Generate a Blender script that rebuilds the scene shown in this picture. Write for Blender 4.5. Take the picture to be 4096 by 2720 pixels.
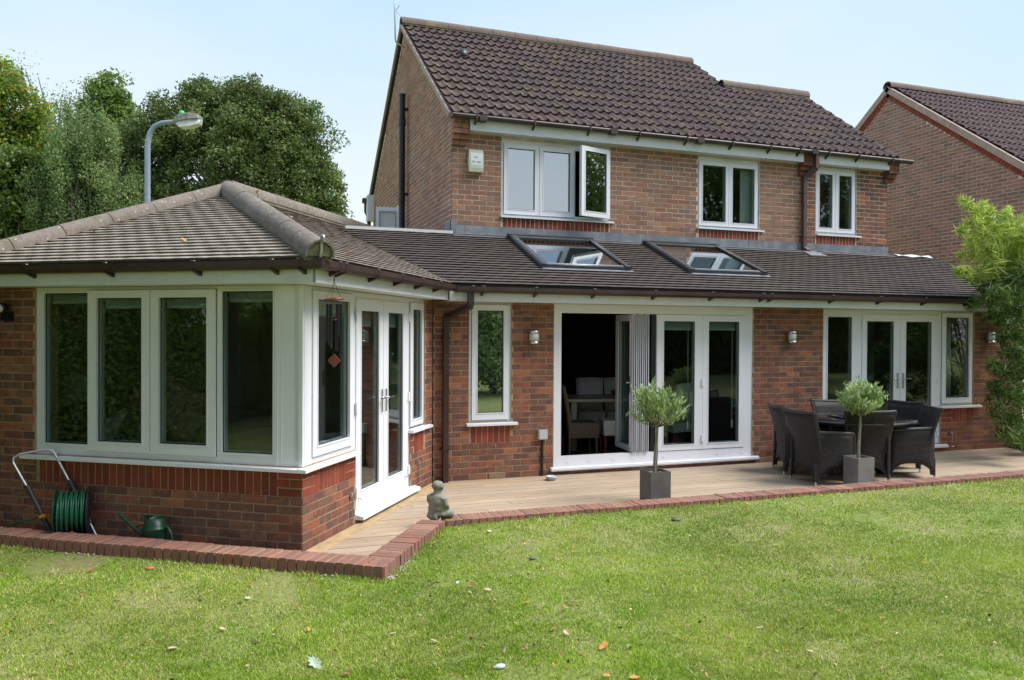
import bpy, math, random
import numpy as np
from mathutils import Vector, Matrix, noise as mnoise
random.seed(7); rng = np.random.default_rng(7)
for o in list(bpy.data.objects): bpy.data.objects.remove(o)
SC = bpy.context.scene
COL = SC.collection
PI = math.pi
# ------------------------------------------------------------------ camera
FPX = 3105.; HC = 1.81
_y, _p, _r = math.radians(19.5), math.radians(-.50), math.radians(.28)
R0 = Vector((math.cos(_y), -math.sin(_y), 0))
FWD = Vector((math.sin(_y)*math.cos(_p), math.cos(_y)*math.cos(_p), math.sin(_p)))
U0 = Vector((-math.sin(_y)*math.sin(_p), -math.cos(_y)*math.sin(_p), math.cos(_p)))
RT = R0*math.cos(_r)+U0*math.sin(_r); UP = -R0*math.sin(_r)+U0*math.cos(_r)
EYE = Vector((0, 0, HC))
cam = bpy.data.cameras.new('camera'); camo = bpy.data.objects.new('camera', cam); COL.objects.link(camo)
cam.sensor_width = 36; cam.lens = 36*FPX/4096; cam.clip_start = .05; cam.clip_end = 2000
camo.matrix_world = Matrix(((RT.x, UP.x, -FWD.x, 0), (RT.y, UP.y, -FWD.y, 0), (RT.z, UP.z, -FWD.z, HC), (0, 0, 0, 1)))
SC.camera = camo
# ------------------------------------------------------------------ world, sun, exposure
SUN_AZ = Vector((.90, -.436)); SUN_EL = math.radians(55)
w = bpy.data.worlds.new('World'); SC.world = w; w.use_nodes = True
nt = w.node_tree; nt.nodes.clear()
out = nt.nodes.new('ShaderNodeOutputWorld')
sky = nt.nodes.new('ShaderNodeTexSky'); sky.sky_type = 'NISHITA'; sky.sun_disc = False
sky.sun_elevation = SUN_EL; sky.sun_rotation = math.atan2(SUN_AZ.x, SUN_AZ.y)
b1 = nt.nodes.new('ShaderNodeBackground'); b1.inputs[1].default_value = .10
nt.links.new(sky.outputs[0], b1.inputs[0])
tc = nt.nodes.new('ShaderNodeTexCoord'); sep = nt.nodes.new('ShaderNodeSeparateXYZ')
nt.links.new(tc.outputs['Generated'], sep.inputs[0])
ramp = nt.nodes.new('ShaderNodeValToRGB'); nt.links.new(sep.outputs[2], ramp.inputs[0])
e = ramp.color_ramp.elements
e[0].position = .03; e[0].color = (.92, .93, .93, 1)
e[1].position = .62; e[1].color = (.46, .66, .92, 1)
x = ramp.color_ramp.elements.new(.17); x.color = (.74, .85, .92, 1)
x = ramp.color_ramp.elements.new(.36); x.color = (.53, .74, .90, 1)
nz = nt.nodes.new('ShaderNodeTexNoise'); nz.inputs['Scale'].default_value = 1.6; nz.inputs['Detail'].default_value = 5
mp = nt.nodes.new('ShaderNodeMapping'); mp.inputs['Scale'].default_value = (1, 1, 3)
nt.links.new(tc.outputs['Generated'], mp.inputs[0]); nt.links.new(mp.outputs[0], nz.inputs[0])
r2 = nt.nodes.new('ShaderNodeValToRGB'); nt.links.new(nz.outputs[0], r2.inputs[0])
r2.color_ramp.elements[0].position = .42; r2.color_ramp.elements[0].color = (0, 0, 0, 1)
r2.color_ramp.elements[1].position = .75; r2.color_ramp.elements[1].color = (.45, .45, .45, 1)
mx = nt.nodes.new('ShaderNodeMixRGB'); nt.links.new(r2.outputs[0], mx.inputs[0]); nt.links.new(ramp.outputs[0], mx.inputs[1])
mx.inputs[2].default_value = (.9, .92, .93, 1)
b2 = nt.nodes.new('ShaderNodeBackground'); b2.inputs[1].default_value = 1.0
nt.links.new(mx.outputs[0], b2.inputs[0])
mxs = nt.nodes.new('ShaderNodeMixShader'); mxs.inputs[0].default_value = .90
nt.links.new(b1.outputs[0], mxs.inputs[1]); nt.links.new(b2.outputs[0], mxs.inputs[2]); nt.links.new(mxs.outputs[0], out.inputs[0])
sl = bpy.data.lights.new('sun', 'SUN'); sl.energy = 4.4; sl.angle = math.radians(36); sl.color = (1, .965, .9)
so = bpy.data.objects.new('sun', sl); COL.objects.link(so); so.location = (10, -5, 20)
sd = Vector((SUN_AZ.x*math.cos(SUN_EL), SUN_AZ.y*math.cos(SUN_EL), math.sin(SUN_EL))).normalized()
so.rotation_euler = (-sd).to_track_quat('-Z', 'Y').to_euler()
SC.view_settings.view_transform = 'Standard'; SC.view_settings.look = 'None'; SC.view_settings.gamma = 1
SC.view_settings.use_curve_mapping = False; SC.view_settings.exposure = .26
SC.render.engine = 'CYCLES'
SC.cycles.max_bounces = 8; SC.cycles.transparent_max_bounces = 24; SC.cycles.caustics_reflective = False; SC.cycles.caustics_refractive = False

# ------------------------------------------------------------------ measuring helpers: pixel of the 4096 px photo -> point on a real plane
def ray(u, v): return FWD+RT*((u-2048)/FPX)-UP*((v-1360)/FPX)
def onp(u, v, n, c):
    d = ray(u, v); n = Vector(n); return EYE+d*((c-n.dot(EYE))/n.dot(d))
def pz(u, v, z=0.): return onp(u, v, (0, 0, 1), z)
def py(u, v, y): return onp(u, v, (0, 1, 0), y)
def px(u, v, x): return onp(u, v, (1, 0, 0), x)
def pd(u, v, d): return EYE+ray(u, v)*d
def pxm(p): return FPX/max(.5, (Vector(p)-EYE).dot(FWD))      # photo pixels per metre at a point

# ------------------------------------------------------------------ materials
def nodes(name):
    m = bpy.data.materials.new(name); m.use_nodes = True; t = m.node_tree; t.nodes.clear()
    o = t.nodes.new('ShaderNodeOutputMaterial'); b = t.nodes.new('ShaderNodeBsdfPrincipled'); t.links.new(b.outputs[0], o.inputs[0])
    g = t.nodes.new('ShaderNodeNewGeometry')
    return m, t, b, g, o
def noise(t, g, scale, detail=4, stretch=None, rough=.6):
    n = t.nodes.new('ShaderNodeTexNoise'); n.inputs['Scale'].default_value = scale; n.inputs['Detail'].default_value = detail; n.inputs['Roughness'].default_value = rough
    if stretch:
        mm = t.nodes.new('ShaderNodeMapping'); mm.inputs['Scale'].default_value = stretch; t.links.new(g.outputs['Position'], mm.inputs[0]); t.links.new(mm.outputs[0], n.inputs[0])
    else: t.links.new(g.outputs['Position'], n.inputs[0])
    return n.outputs[0]
def rampn(t, fac, stops, interp='LINEAR'):
    r = t.nodes.new('ShaderNodeValToRGB'); r.color_ramp.interpolation = interp
    els = r.color_ramp.elements
    while len(els) < len(stops): els.new(.5)
    for e_, (p_, c_) in zip(els, stops): e_.position = p_; e_.color = (*c_, 1) if len(c_) == 3 else c_
    t.links.new(fac, r.inputs[0]); return r.outputs[0]
def mixc(t, fac, a, b, mode='MIX'):
    n = t.nodes.new('ShaderNodeMixRGB'); n.blend_type = mode
    for i, s in ((0, fac), (1, a), (2, b)):
        if isinstance(s, (int, float)): n.inputs[i].default_value = s
        elif isinstance(s, tuple): n.inputs[i].default_value = (*s, 1)
        else: t.links.new(s, n.inputs[i])
    return n.outputs[0]
def mth(t, op, a, b=0., clamp=False):
    n = t.nodes.new('ShaderNodeMath'); n.operation = op; n.use_clamp = clamp
    for i, s in ((0, a), (1, b)):
        if isinstance(s, (int, float)): n.inputs[i].default_value = s
        else: t.links.new(s, n.inputs[i])
    return n.outputs[0]
def bumpn(t, b, h, strength=.3, dist=.01):
    n = t.nodes.new('ShaderNodeBump'); n.inputs['Strength'].default_value = strength; n.inputs['Distance'].default_value = dist
    t.links.new(h, n.inputs['Height']); t.links.new(n.outputs[0], b.inputs['Normal'])
def rnd(t):
    a = t.nodes.new('ShaderNodeAttribute'); a.attribute_name = 'rnd'; oi = t.nodes.new('ShaderNodeObjectInfo')
    return mth(t, 'FRACT', mth(t, 'ADD', a.outputs['Fac'], oi.outputs['Random']))
def simple(name, col, rough=.6, var=.12, scale=6, bump=0., bscale=60, metal=0., dirt=None, dirt_amt=.35, dscale=1.3, spec=.5):
    m, t, b, g, o = nodes(name)
    n = noise(t, g, scale, 5)
    c = mixc(t, 1., col, rampn(t, n, [(.3, (1-var,)*3), (.7, (1+var,)*3)]), 'MULTIPLY')
    if dirt: c = mixc(t, rampn(t, noise(t, g, dscale*3, 6, rough=.7), [(.45, (0, 0, 0)), (.75, (dirt_amt,)*3)]), c, dirt)
    t.links.new(c, b.inputs['Base Color']); b.inputs['Roughness'].default_value = rough; b.inputs['Metallic'].default_value = metal
    b.inputs['Specular IOR Level'].default_value = spec
    if bump: bumpn(t, b, noise(t, g, bscale, 4), bump)
    return m
def brickmat(name, stops, blotch, blotch_amt=.7, pale=None, rough=.85):
    m, t, b, g, o = nodes(name)
    v = rnd(t); c = rampn(t, v, stops)
    n1 = noise(t, g, 14, 5); n2 = noise(t, g, 90, 3)
    v2 = mth(t, 'FRACT', mth(t, 'MULTIPLY', v, 7.13))
    f = mth(t, 'MULTIPLY', rampn(t, mth(t, 'ADD', n1, mth(t, 'MULTIPLY', v2, .3)), [(.52, (0, 0, 0)), (.78, (1, 1, 1))]), blotch_amt)
    c = mixc(t, f, c, blotch)
    c = mixc(t, 1., c, rampn(t, n2, [(.25, (.75,)*3), (.75, (1.25,)*3)]), 'MULTIPLY')
    if pale: c = mixc(t, rampn(t, noise(t, g, .9, 5), [(.55, (0, 0, 0)), (.8, (.3, .3, .3))]), c, pale)
    t.links.new(c, b.inputs['Base Color']); b.inputs['Roughness'].default_value = rough; b.inputs['Specular IOR Level'].default_value = .25
    bumpn(t, b, noise(t, g, 160, 4), .5, .004); return m
def tilemat(name, stops, moss=(.10, .11, .03), moss_amt=.4, speck=.5, lich=(.42, .40, .36), mscale=3.5):
    m, t, b, g, o = nodes(name)
    c = rampn(t, rnd(t), stops)
    c = mixc(t, 1., c, rampn(t, noise(t, g, 35, 6, rough=.7), [(.3, (.75,)*3), (.7, (1.25,)*3)]), 'MULTIPLY')
    c = mixc(t, rampn(t, noise(t, g, mscale, 6, rough=.75), [(.5, (0, 0, 0)), (.72, (moss_amt,)*3)]), c, moss)
    vo = t.nodes.new('ShaderNodeTexVoronoi'); vo.inputs['Scale'].default_value = 16; t.links.new(g.outputs['Position'], vo.inputs[0])
    c = mixc(t, rampn(t, vo.outputs['Distance'], [(.10, (speck,)*3), (.2, (0, 0, 0))]), c, lich)
    t.links.new(c, b.inputs['Base Color']); b.inputs['Roughness'].default_value = .8; b.inputs['Specular IOR Level'].default_value = .35
    bumpn(t, b, noise(t, g, 120, 5), .6, .006); return m
def leafmat(name, stops, trans=.35, var_scale=.7, rough=.5):
    m, t, b, g, o = nodes(name)
    c = rampn(t, rnd(t), stops)
    c = mixc(t, 1., c, rampn(t, noise(t, g, var_scale, 3), [(.3, (.7,)*3), (.7, (1.3,)*3)]), 'MULTIPLY')
    t.links.new(c, b.inputs['Base Color']); b.inputs['Roughness'].default_value = rough; b.inputs['Specular IOR Level'].default_value = .35
    tr = t.nodes.new('ShaderNodeBsdfTranslucent'); t.links.new(c, tr.inputs[0])
    ms = t.nodes.new('ShaderNodeMixShader'); ms.inputs[0].default_value = trans
    t.links.new(b.outputs[0], ms.inputs[1]); t.links.new(tr.outputs[0], ms.inputs[2]); t.links.new(ms.outputs[0], o.inputs[0]); return m
def glassmat(name, base=.10, tint=(.80, .86, .84), grow=.85):
    m, t, b, g, o = nodes(name); t.nodes.remove(b)
    lw = t.nodes.new('ShaderNodeLayerWeight'); lw.inputs[0].default_value = .5
    f = mth(t, 'ADD', mth(t, 'MULTIPLY', mth(t, 'POWER', lw.outputs['Facing'], 4.), grow), base, True)
    tr = t.nodes.new('ShaderNodeBsdfTransparent'); tr.inputs[0].default_value = (*tint, 1)
    gl = t.nodes.new('ShaderNodeBsdfGlossy'); gl.inputs['Roughness'].default_value = .0; gl.inputs[0].default_value = (.95, .97, 1, 1)
    bn = t.nodes.new('ShaderNodeBump'); bn.inputs['Strength'].default_value = .02; bn.inputs['Distance'].default_value = .02
    t.links.new(noise(t, g, 1.1, 1), bn.inputs['Height']); t.links.new(bn.outputs[0], gl.inputs['Normal'])
    ms = t.nodes.new('ShaderNodeMixShader'); t.links.new(f, ms.inputs[0]); t.links.new(tr.outputs[0], ms.inputs[1]); t.links.new(gl.outputs[0], ms.inputs[2]); t.links.new(ms.outputs[0], o.inputs[0]); return m

MT = {}
MT['brick_new'] = brickmat('brick_new', [(0, (.39, .155, .08)), (.3, (.33, .12, .068)), (.5, (.28, .095, .062)), (.72, (.20, .10, .078)), (1, (.36, .165, .095))], (.11, .064, .062), .75)
MT['brick_old'] = brickmat('brick_old', [(0, (.42, .22, .145)), (.25, (.38, .19, .125)), (.5, (.32, .15, .105)), (.75, (.40, .235, .16)), (.9, (.25, .15, .125)), (1, (.42, .18, .115))], (.16, .10, .085), .5, pale=(.44, .37, .30))
MT['brick_far'] = brickmat('brick_far', [(0, (.38, .20, .15)), (.3, (.34, .175, .135)), (.55, (.25, .16, .14)), (.8, (.40, .21, .145)), (1, (.29, .14, .11))], (.15, .10, .09), .5, pale=(.42, .36, .31))
MT['brick_red'] = brickmat('brick_red', [(0, (.32, .075, .045)), (.5, (.27, .06, .038)), (1, (.21, .05, .034))], (.15, .045, .035), .35)
MT['brick_kerb'] = brickmat('brick_kerb', [(0, (.36, .17, .125)), (.4, (.31, .14, .105)), (.75, (.25, .125, .10)), (1, (.40, .19, .13))], (.20, .13, .11), .5)
MT['mortar_new'] = simple('mortar_new', (.37, .275, .17), .95, .25, 9, .4)
MT['mortar_old'] = simple('mortar_old', (.58, .52, .43), .95, .2, 7, .4)
MT['upvc'] = simple('upvc', (.79, .795, .86), .32, .025, 1.2, dirt=(.5, .5, .48), dirt_amt=.08, dscale=1.2)
MT['fascia'] = simple('fascia', (.77, .775, .86), .42, .03, 1.2, dirt=(.40, .41, .36), dirt_amt=.22, dscale=2.0)
MT['gasket'] = simple('gasket', (.012, .012, .012), .6)
MT['bead'] = simple('bead', (.30, .32, .33), .35, .05)
MT['glass'] = glassmat('glass', .065)
MT['glass_sky'] = glassmat('glass_sky', .42, (.5, .56, .56), .55)
MT['glass_roof'] = glassmat('glass_roof', .42, (.62, .68, .70), .55); MT['glass_tree'] = glassmat('glass_tree', .34, (.6, .66, .64), .7)
MT['gutter'] = simple('gutter', (.042, .022, .020), .33, .15, 3, dirt=(.10, .09, .07), dirt_amt=.3)
MT['gutter_up'] = simple('gutter_up', (.045, .032, .032), .45, .15, 3, dirt=(.12, .10, .09), dirt_amt=.4)
MT['pipe_up'] = simple('pipe_up', (.11, .065, .065), .45, .12, 4)
MT['black'] = simple('black', (.012, .012, .013), .4)
MT['lead'] = simple('lead', (.19, .205, .24), .5, .18, 5, .2, 20, metal=.25, dirt=(.48, .49, .5), dirt_amt=.5)
MT['lead_pale'] = simple('lead_pale', (.66, .67, .68), .5, .06, 4)
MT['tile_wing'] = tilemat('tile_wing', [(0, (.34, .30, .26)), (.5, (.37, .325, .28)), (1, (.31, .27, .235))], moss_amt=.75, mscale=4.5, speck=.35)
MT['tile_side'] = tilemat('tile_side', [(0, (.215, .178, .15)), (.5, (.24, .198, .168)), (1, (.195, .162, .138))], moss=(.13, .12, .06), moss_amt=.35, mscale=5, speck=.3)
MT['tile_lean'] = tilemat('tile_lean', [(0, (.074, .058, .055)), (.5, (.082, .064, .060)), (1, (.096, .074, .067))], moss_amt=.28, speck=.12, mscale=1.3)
MT['pantile'] = tilemat('pantile', [(0, (.082, .052, .052)), (.5, (.066, .043, .045)), (1, (.10, .064, .058))], moss=(.25, .19, .05), moss_amt=.30, mscale=1.7, speck=.65)
MT['pantile_far'] = tilemat('pantile_far', [(0, (.085, .05, .05)), (.5, (.07, .044, .046)), (1, (.10, .062, .058))], moss_amt=.15, speck=.6, lich=(.6, .6, .6))
MT['ridge'] = tilemat('ridge', [(0, (.23, .19, .165)), (1, (.185, .155, .135))], moss=(.115, .11, .055), moss_amt=.9, mscale=9, speck=.7, lich=(.5, .5, .47))
MT['ridge_up'] = tilemat('ridge_up', [(0, (.17, .115, .105)), (1, (.14, .10, .09))], moss=(.30, .23, .10), moss_amt=.7, mscale=3, speck=.3)
MT['bedding'] = simple('bedding', (.24, .215, .155), .95, .25, 20, .5, 80, dirt=(.10, .10, .06), dirt_amt=.6)
MT['verge'] = simple('verge', (.40, .29, .25), .9, .2, 8, .3)
MT['under'] = simple('under', (.03, .027, .025), .9)
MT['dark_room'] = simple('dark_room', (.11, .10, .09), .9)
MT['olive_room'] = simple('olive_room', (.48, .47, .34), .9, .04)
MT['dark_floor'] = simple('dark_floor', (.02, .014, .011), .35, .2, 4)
MT['cream'] = simple('cream', (.72, .69, .63), .6, .06, 5)
MT['table_stone'] = simple('table_stone', (.42, .36, .29), .25, .15, 5)
MT['metal'] = simple('metal', (.62, .63, .64), .22, .05, 5, metal=1.)
MT['steel'] = simple('steel', (.55, .57, .6), .4, .1, 5, metal=.85)
MT['blind'] = simple('blind', (.42, .44, .42), .7, .05)
MT['frosted'] = simple('frosted', (.62, .62, .60), .35, .06, 40)
MT['grey_plastic'] = simple('grey_plastic', (.50, .52, .52), .45, .05)
MT['galv'] = simple('galv', (.30, .35, .43), .5, .1, 12, metal=.2)
MT['terracotta'] = simple('terracotta', (.55, .2, .09), .6)
MT['soil'] = simple('soil', (.055, .040, .028), .95, .4, 14, .8, 40)
MT['bark'] = simple('bark', (.10, .085, .065), .9, .3, 10, .5, 30)
MT['olive_bark'] = simple('olive_bark', (.22, .20, .15), .85, .25, 20, .3)
MT['slate'] = simple('slate', (.115, .105, .108), .55, .15, 6, .15, 30, dirt=(.2, .19, .185), dirt_amt=.4)
MT['slate_pale'] = simple('slate_pale', (.20, .185, .18), .6, .18, 6, .15, 30, dirt=(.30, .28, .27), dirt_amt=.6)
MT['airbrick'] = simple('airbrick', (.36, .27, .18), .85, .15, 20)
MT['cream_plastic'] = simple('cream_plastic', (.60, .60, .44), .5, .06, 9, dirt=(.35, .36, .22), dirt_amt=.3)
MT['white_plastic'] = simple('white_plastic', (.74, .77, .80), .35, .02)
MT['mark_grey'] = simple('mark_grey', (.42, .43, .46), .5)
def deckmat():
    m, t, b, g, o = nodes('deck_wood')
    c = rampn(t, rnd(t), [(0, (.43, .32, .225)), (.4, (.50, .385, .275)), (.7, (.40, .305, .22)), (1, (.48, .345, .225))])
    gr = noise(t, g, 1., 6, (2.5, 60, 60), .7)
    c = mixc(t, 1., c, rampn(t, gr, [(.25, (.62,)*3), (.75, (1.3,)*3)]), 'MULTIPLY')
    c = mixc(t, rampn(t, noise(t, g, 1.1, 5), [(.42, (0, 0, 0)), (.7, (.6, .6, .6))]), c, (.32, .27, .225))
    # black flecks: twigs of dirt pressed in the boards
    n = noise(t, g, 1., 3, (16, 42, 10), .5)
    c = mixc(t, rampn(t, n, [(.655, (0, 0, 0)), (.73, (.7,)*3)]), c, (.045, .035, .03))
    t.links.new(c, b.inputs['Base Color']); b.inputs['Roughness'].default_value = .75; b.inputs['Specular IOR Level'].default_value = .25
    w_ = t.nodes.new('ShaderNodeTexWave'); w_.bands_direction = 'Y'; w_.inputs['Scale'].default_value = 26
    t.links.new(g.outputs['Position'], w_.inputs[0]); bumpn(t, b, mth(t, 'ADD', mth(t, 'MULTIPLY', w_.outputs['Fac'], .5), gr), .35, .004); return m
MT['deck'] = deckmat()
def newboard():
    m, t, b, g, o = nodes('grooved_board')
    c = mixc(t, 1., (.50, .36, .20), rampn(t, noise(t, g, 8, 5), [(.3, (.75,)*3), (.7, (1.2,)*3)]), 'MULTIPLY')
    t.links.new(c, b.inputs['Base Color']); b.inputs['Roughness'].default_value = .7; bumpn(t, b, noise(t, g, 80, 3), .2, .003); return m
MT['newboard'] = newboard()
def wicker():
    m, t, b, g, o = nodes('wicker')
    tcn = t.nodes.new('ShaderNodeTexCoord')
    br = t.nodes.new('ShaderNodeTexBrick'); br.inputs['Scale'].default_value = 1
    br.inputs['Brick Width'].default_value = .034; br.inputs['Row Height'].default_value = .0145; br.inputs['Mortar Size'].default_value = .0035
    br.inputs['Mortar Smooth'].default_value = .7; br.offset = .5
    cx = t.nodes.new('ShaderNodeSeparateXYZ'); t.links.new(tcn.outputs['Object'], cx.inputs[0]); cb = t.nodes.new('ShaderNodeCombineXYZ')
    t.links.new(mth(t, 'ADD', cx.outputs[0], cx.outputs[1]), cb.inputs[0]); t.links.new(cx.outputs[2], cb.inputs[1]); t.links.new(cb.outputs[0], br.inputs[0])
    br.inputs['Color1'].default_value = (.030, .023, .024, 1); br.inputs['Color2'].default_value = (.060, .050, .054, 1); br.inputs['Mortar'].default_value = (.004, .003, .003, 1)
    t.links.new(br.outputs[0], b.inputs['Base Color']); b.inputs['Roughness'].default_value = .5; b.inputs['Specular IOR Level'].default_value = .35
    bumpn(t, b, mth(t, 'SUBTRACT', 1., br.outputs['Fac']), .9, .004); return m
MT['wicker'] = wicker()
MT['wicker_rim'] = simple('wicker_rim', (.04, .034, .038), .35, .3, 60, .6, 120)
MT['wicker_brown'] = simple('wicker_brown', (.10, .065, .045), .6, .35, 60, .6, 120)
def tabletop():
    m, t, b, g, o = nodes('tinted_glass'); b.inputs['Base Color'].default_value = (.012, .014, .016, 1); b.inputs['Roughness'].default_value = .04; b.inputs['Specular IOR Level'].default_value = .9
    return m
MT['tinted_glass'] = tabletop()
MT['hose'] = simple('hose', (.012, .11, .055), .4, .2, 20); MT['hose_pale'] = simple('hose_pale', (.05, .26, .15), .4)
MT['green_plastic'] = simple('green_plastic', (.01, .05, .025), .4, .15, 8); MT['dark_plastic'] = simple('dark_plastic', (.03, .028, .035), .5)
MT['orange'] = simple('orange', (.7, .26, .02), .5); MT['redp'] = simple('redp', (.5, .05, .03), .5)
MT['chime_wood'] = simple('chime_wood', (.22, .05, .035), .4, .2, 20); MT['chime_tube'] = simple('chime_tube', (.012, .012, .014), .3)
MT['stone'] = simple('stone', (.27, .27, .225), .9, .35, 22, .9, 70, dirt=(.10, .105, .075), dirt_amt=.8, dscale=5)
MT['bowl_white'] = simple('bowl_white', (.55, .58, .62), .25, .1, 20); MT['bowl_blue'] = simple('bowl_blue', (.09, .11, .30), .3)
MT['red_cloth'] = simple('red_cloth', (.35, .12, .05), .8, .5, 30)
MT['cushion_a'] = simple('cushion_a', (.32, .22, .17), .9, .15, 15); MT['cushion_b'] = simple('cushion_b', (.65, .60, .54), .9, .15, 15); MT['cushion_c'] = simple('cushion_c', (.16, .14, .10), .9, .15, 15)
MT['curtain'] = simple('curtain', (.70, .71, .68), .9, .1, 10)
MT['lampglass'] = simple('lampglass', (.45, .48, .48), .15, .2, 8, spec=.8)
MT['green_cell'] = simple('green_cell', (.05, .6, .2), .3)
# foliage
MT['oak'] = leafmat('oak', [(0, (.07, .12, .03)), (.35, (.115, .175, .045)), (.7, (.17, .23, .075)), (.96, (.22, .26, .09)), (1, (.42, .30, .04))], .3)
MT['birch'] = leafmat('birch', [(0, (.13, .21, .07)), (.5, (.20, .29, .11)), (.95, (.28, .36, .15)), (1, (.45, .38, .08))], .35)
MT['lime_tree'] = leafmat('lime_tree', [(0, (.09, .17, .03)), (.5, (.15, .24, .05)), (1, (.22, .29, .06))], .4)
MT['autumn'] = leafmat('autumn', [(0, (.11, .20, .03)), (.65, (.22, .33, .05)), (.88, (.38, .42, .05)), (.97, (.55, .42, .04)), (1, (.58, .28, .03))], .45)
MT['darktree'] = leafmat('darktree', [(0, (.06, .11, .02)), (.6, (.12, .19, .04)), (1, (.24, .30, .06))], .35)
MT['willow'] = leafmat('willow', [(0, (.30, .42, .20)), (1, (.55, .66, .38))], .5)
MT['hedge_leaf'] = leafmat('hedge_leaf', [(0, (.10, .17, .03)), (1, (.15, .22, .05))], .2, .5, .9)
MT['bamboo_young'] = leafmat('bamboo_young', [(0, (.26, .38, .05)), (.5, (.40, .50, .09)), (1, (.58, .64, .20))], .5)
MT['bamboo'] = leafmat('bamboo', [(0, (.04, .09, .018)), (.5, (.09, .17, .03)), (1, (.20, .30, .07))], .4)
MT['culm'] = simple('culm', (.14, .18, .06), .5, .2, 10)
MT['olive_leaf'] = leafmat('olive_leaf', [(0, (.20, .31, .09)), (.45, (.38, .52, .17)), (.8, (.52, .64, .30)), (1, (.68, .74, .58))], .3)
MT['grass'] = leafmat('grass', [(0, (.19, .34, .025)), (.45, (.31, .47, .035)), (.72, (.43, .55, .065)), (.87, (.52, .51, .16)), (1, (.68, .57, .36))], .22, .6)
def lawnmat():
    m, t, b, g, o = nodes('lawn_soil')
    n = noise(t, g, 1.2, 6); n2 = noise(t, g, 26, 5, rough=.8)
    c = rampn(t, n, [(.35, (.19, .26, .05)), (.55, (.27, .28, .09)), (.72, (.31, .25, .15))])
    c = mixc(t, 1., c, rampn(t, n2, [(.3, (.55,)*3), (.7, (1.35,)*3)]), 'MULTIPLY')
    t.links.new(c, b.inputs['Base Color']); b.inputs['Roughness'].default_value = .95; bumpn(t, b, n2, .8, .02); return m
MT['lawn'] = lawnmat()
MT['leaf_brown'] = simple('leaf_brown', (.34, .16, .07), .6, .3, 60); MT['leaf_orange'] = simple('leaf_orange', (.58, .24, .04), .6, .3, 60)
MT['leaf_tan'] = simple('leaf_tan', (.52, .38, .24), .7, .3, 60); MT['leaf_green'] = simple('leaf_green', (.2, .3, .13), .6, .3, 60); MT['leaf_pale'] = simple('leaf_pale', (.42, .50, .40), .7, .2, 60)
MT['pebble'] = simple('pebble', (.38, .35, .30), .7, .4, 60)

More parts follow.
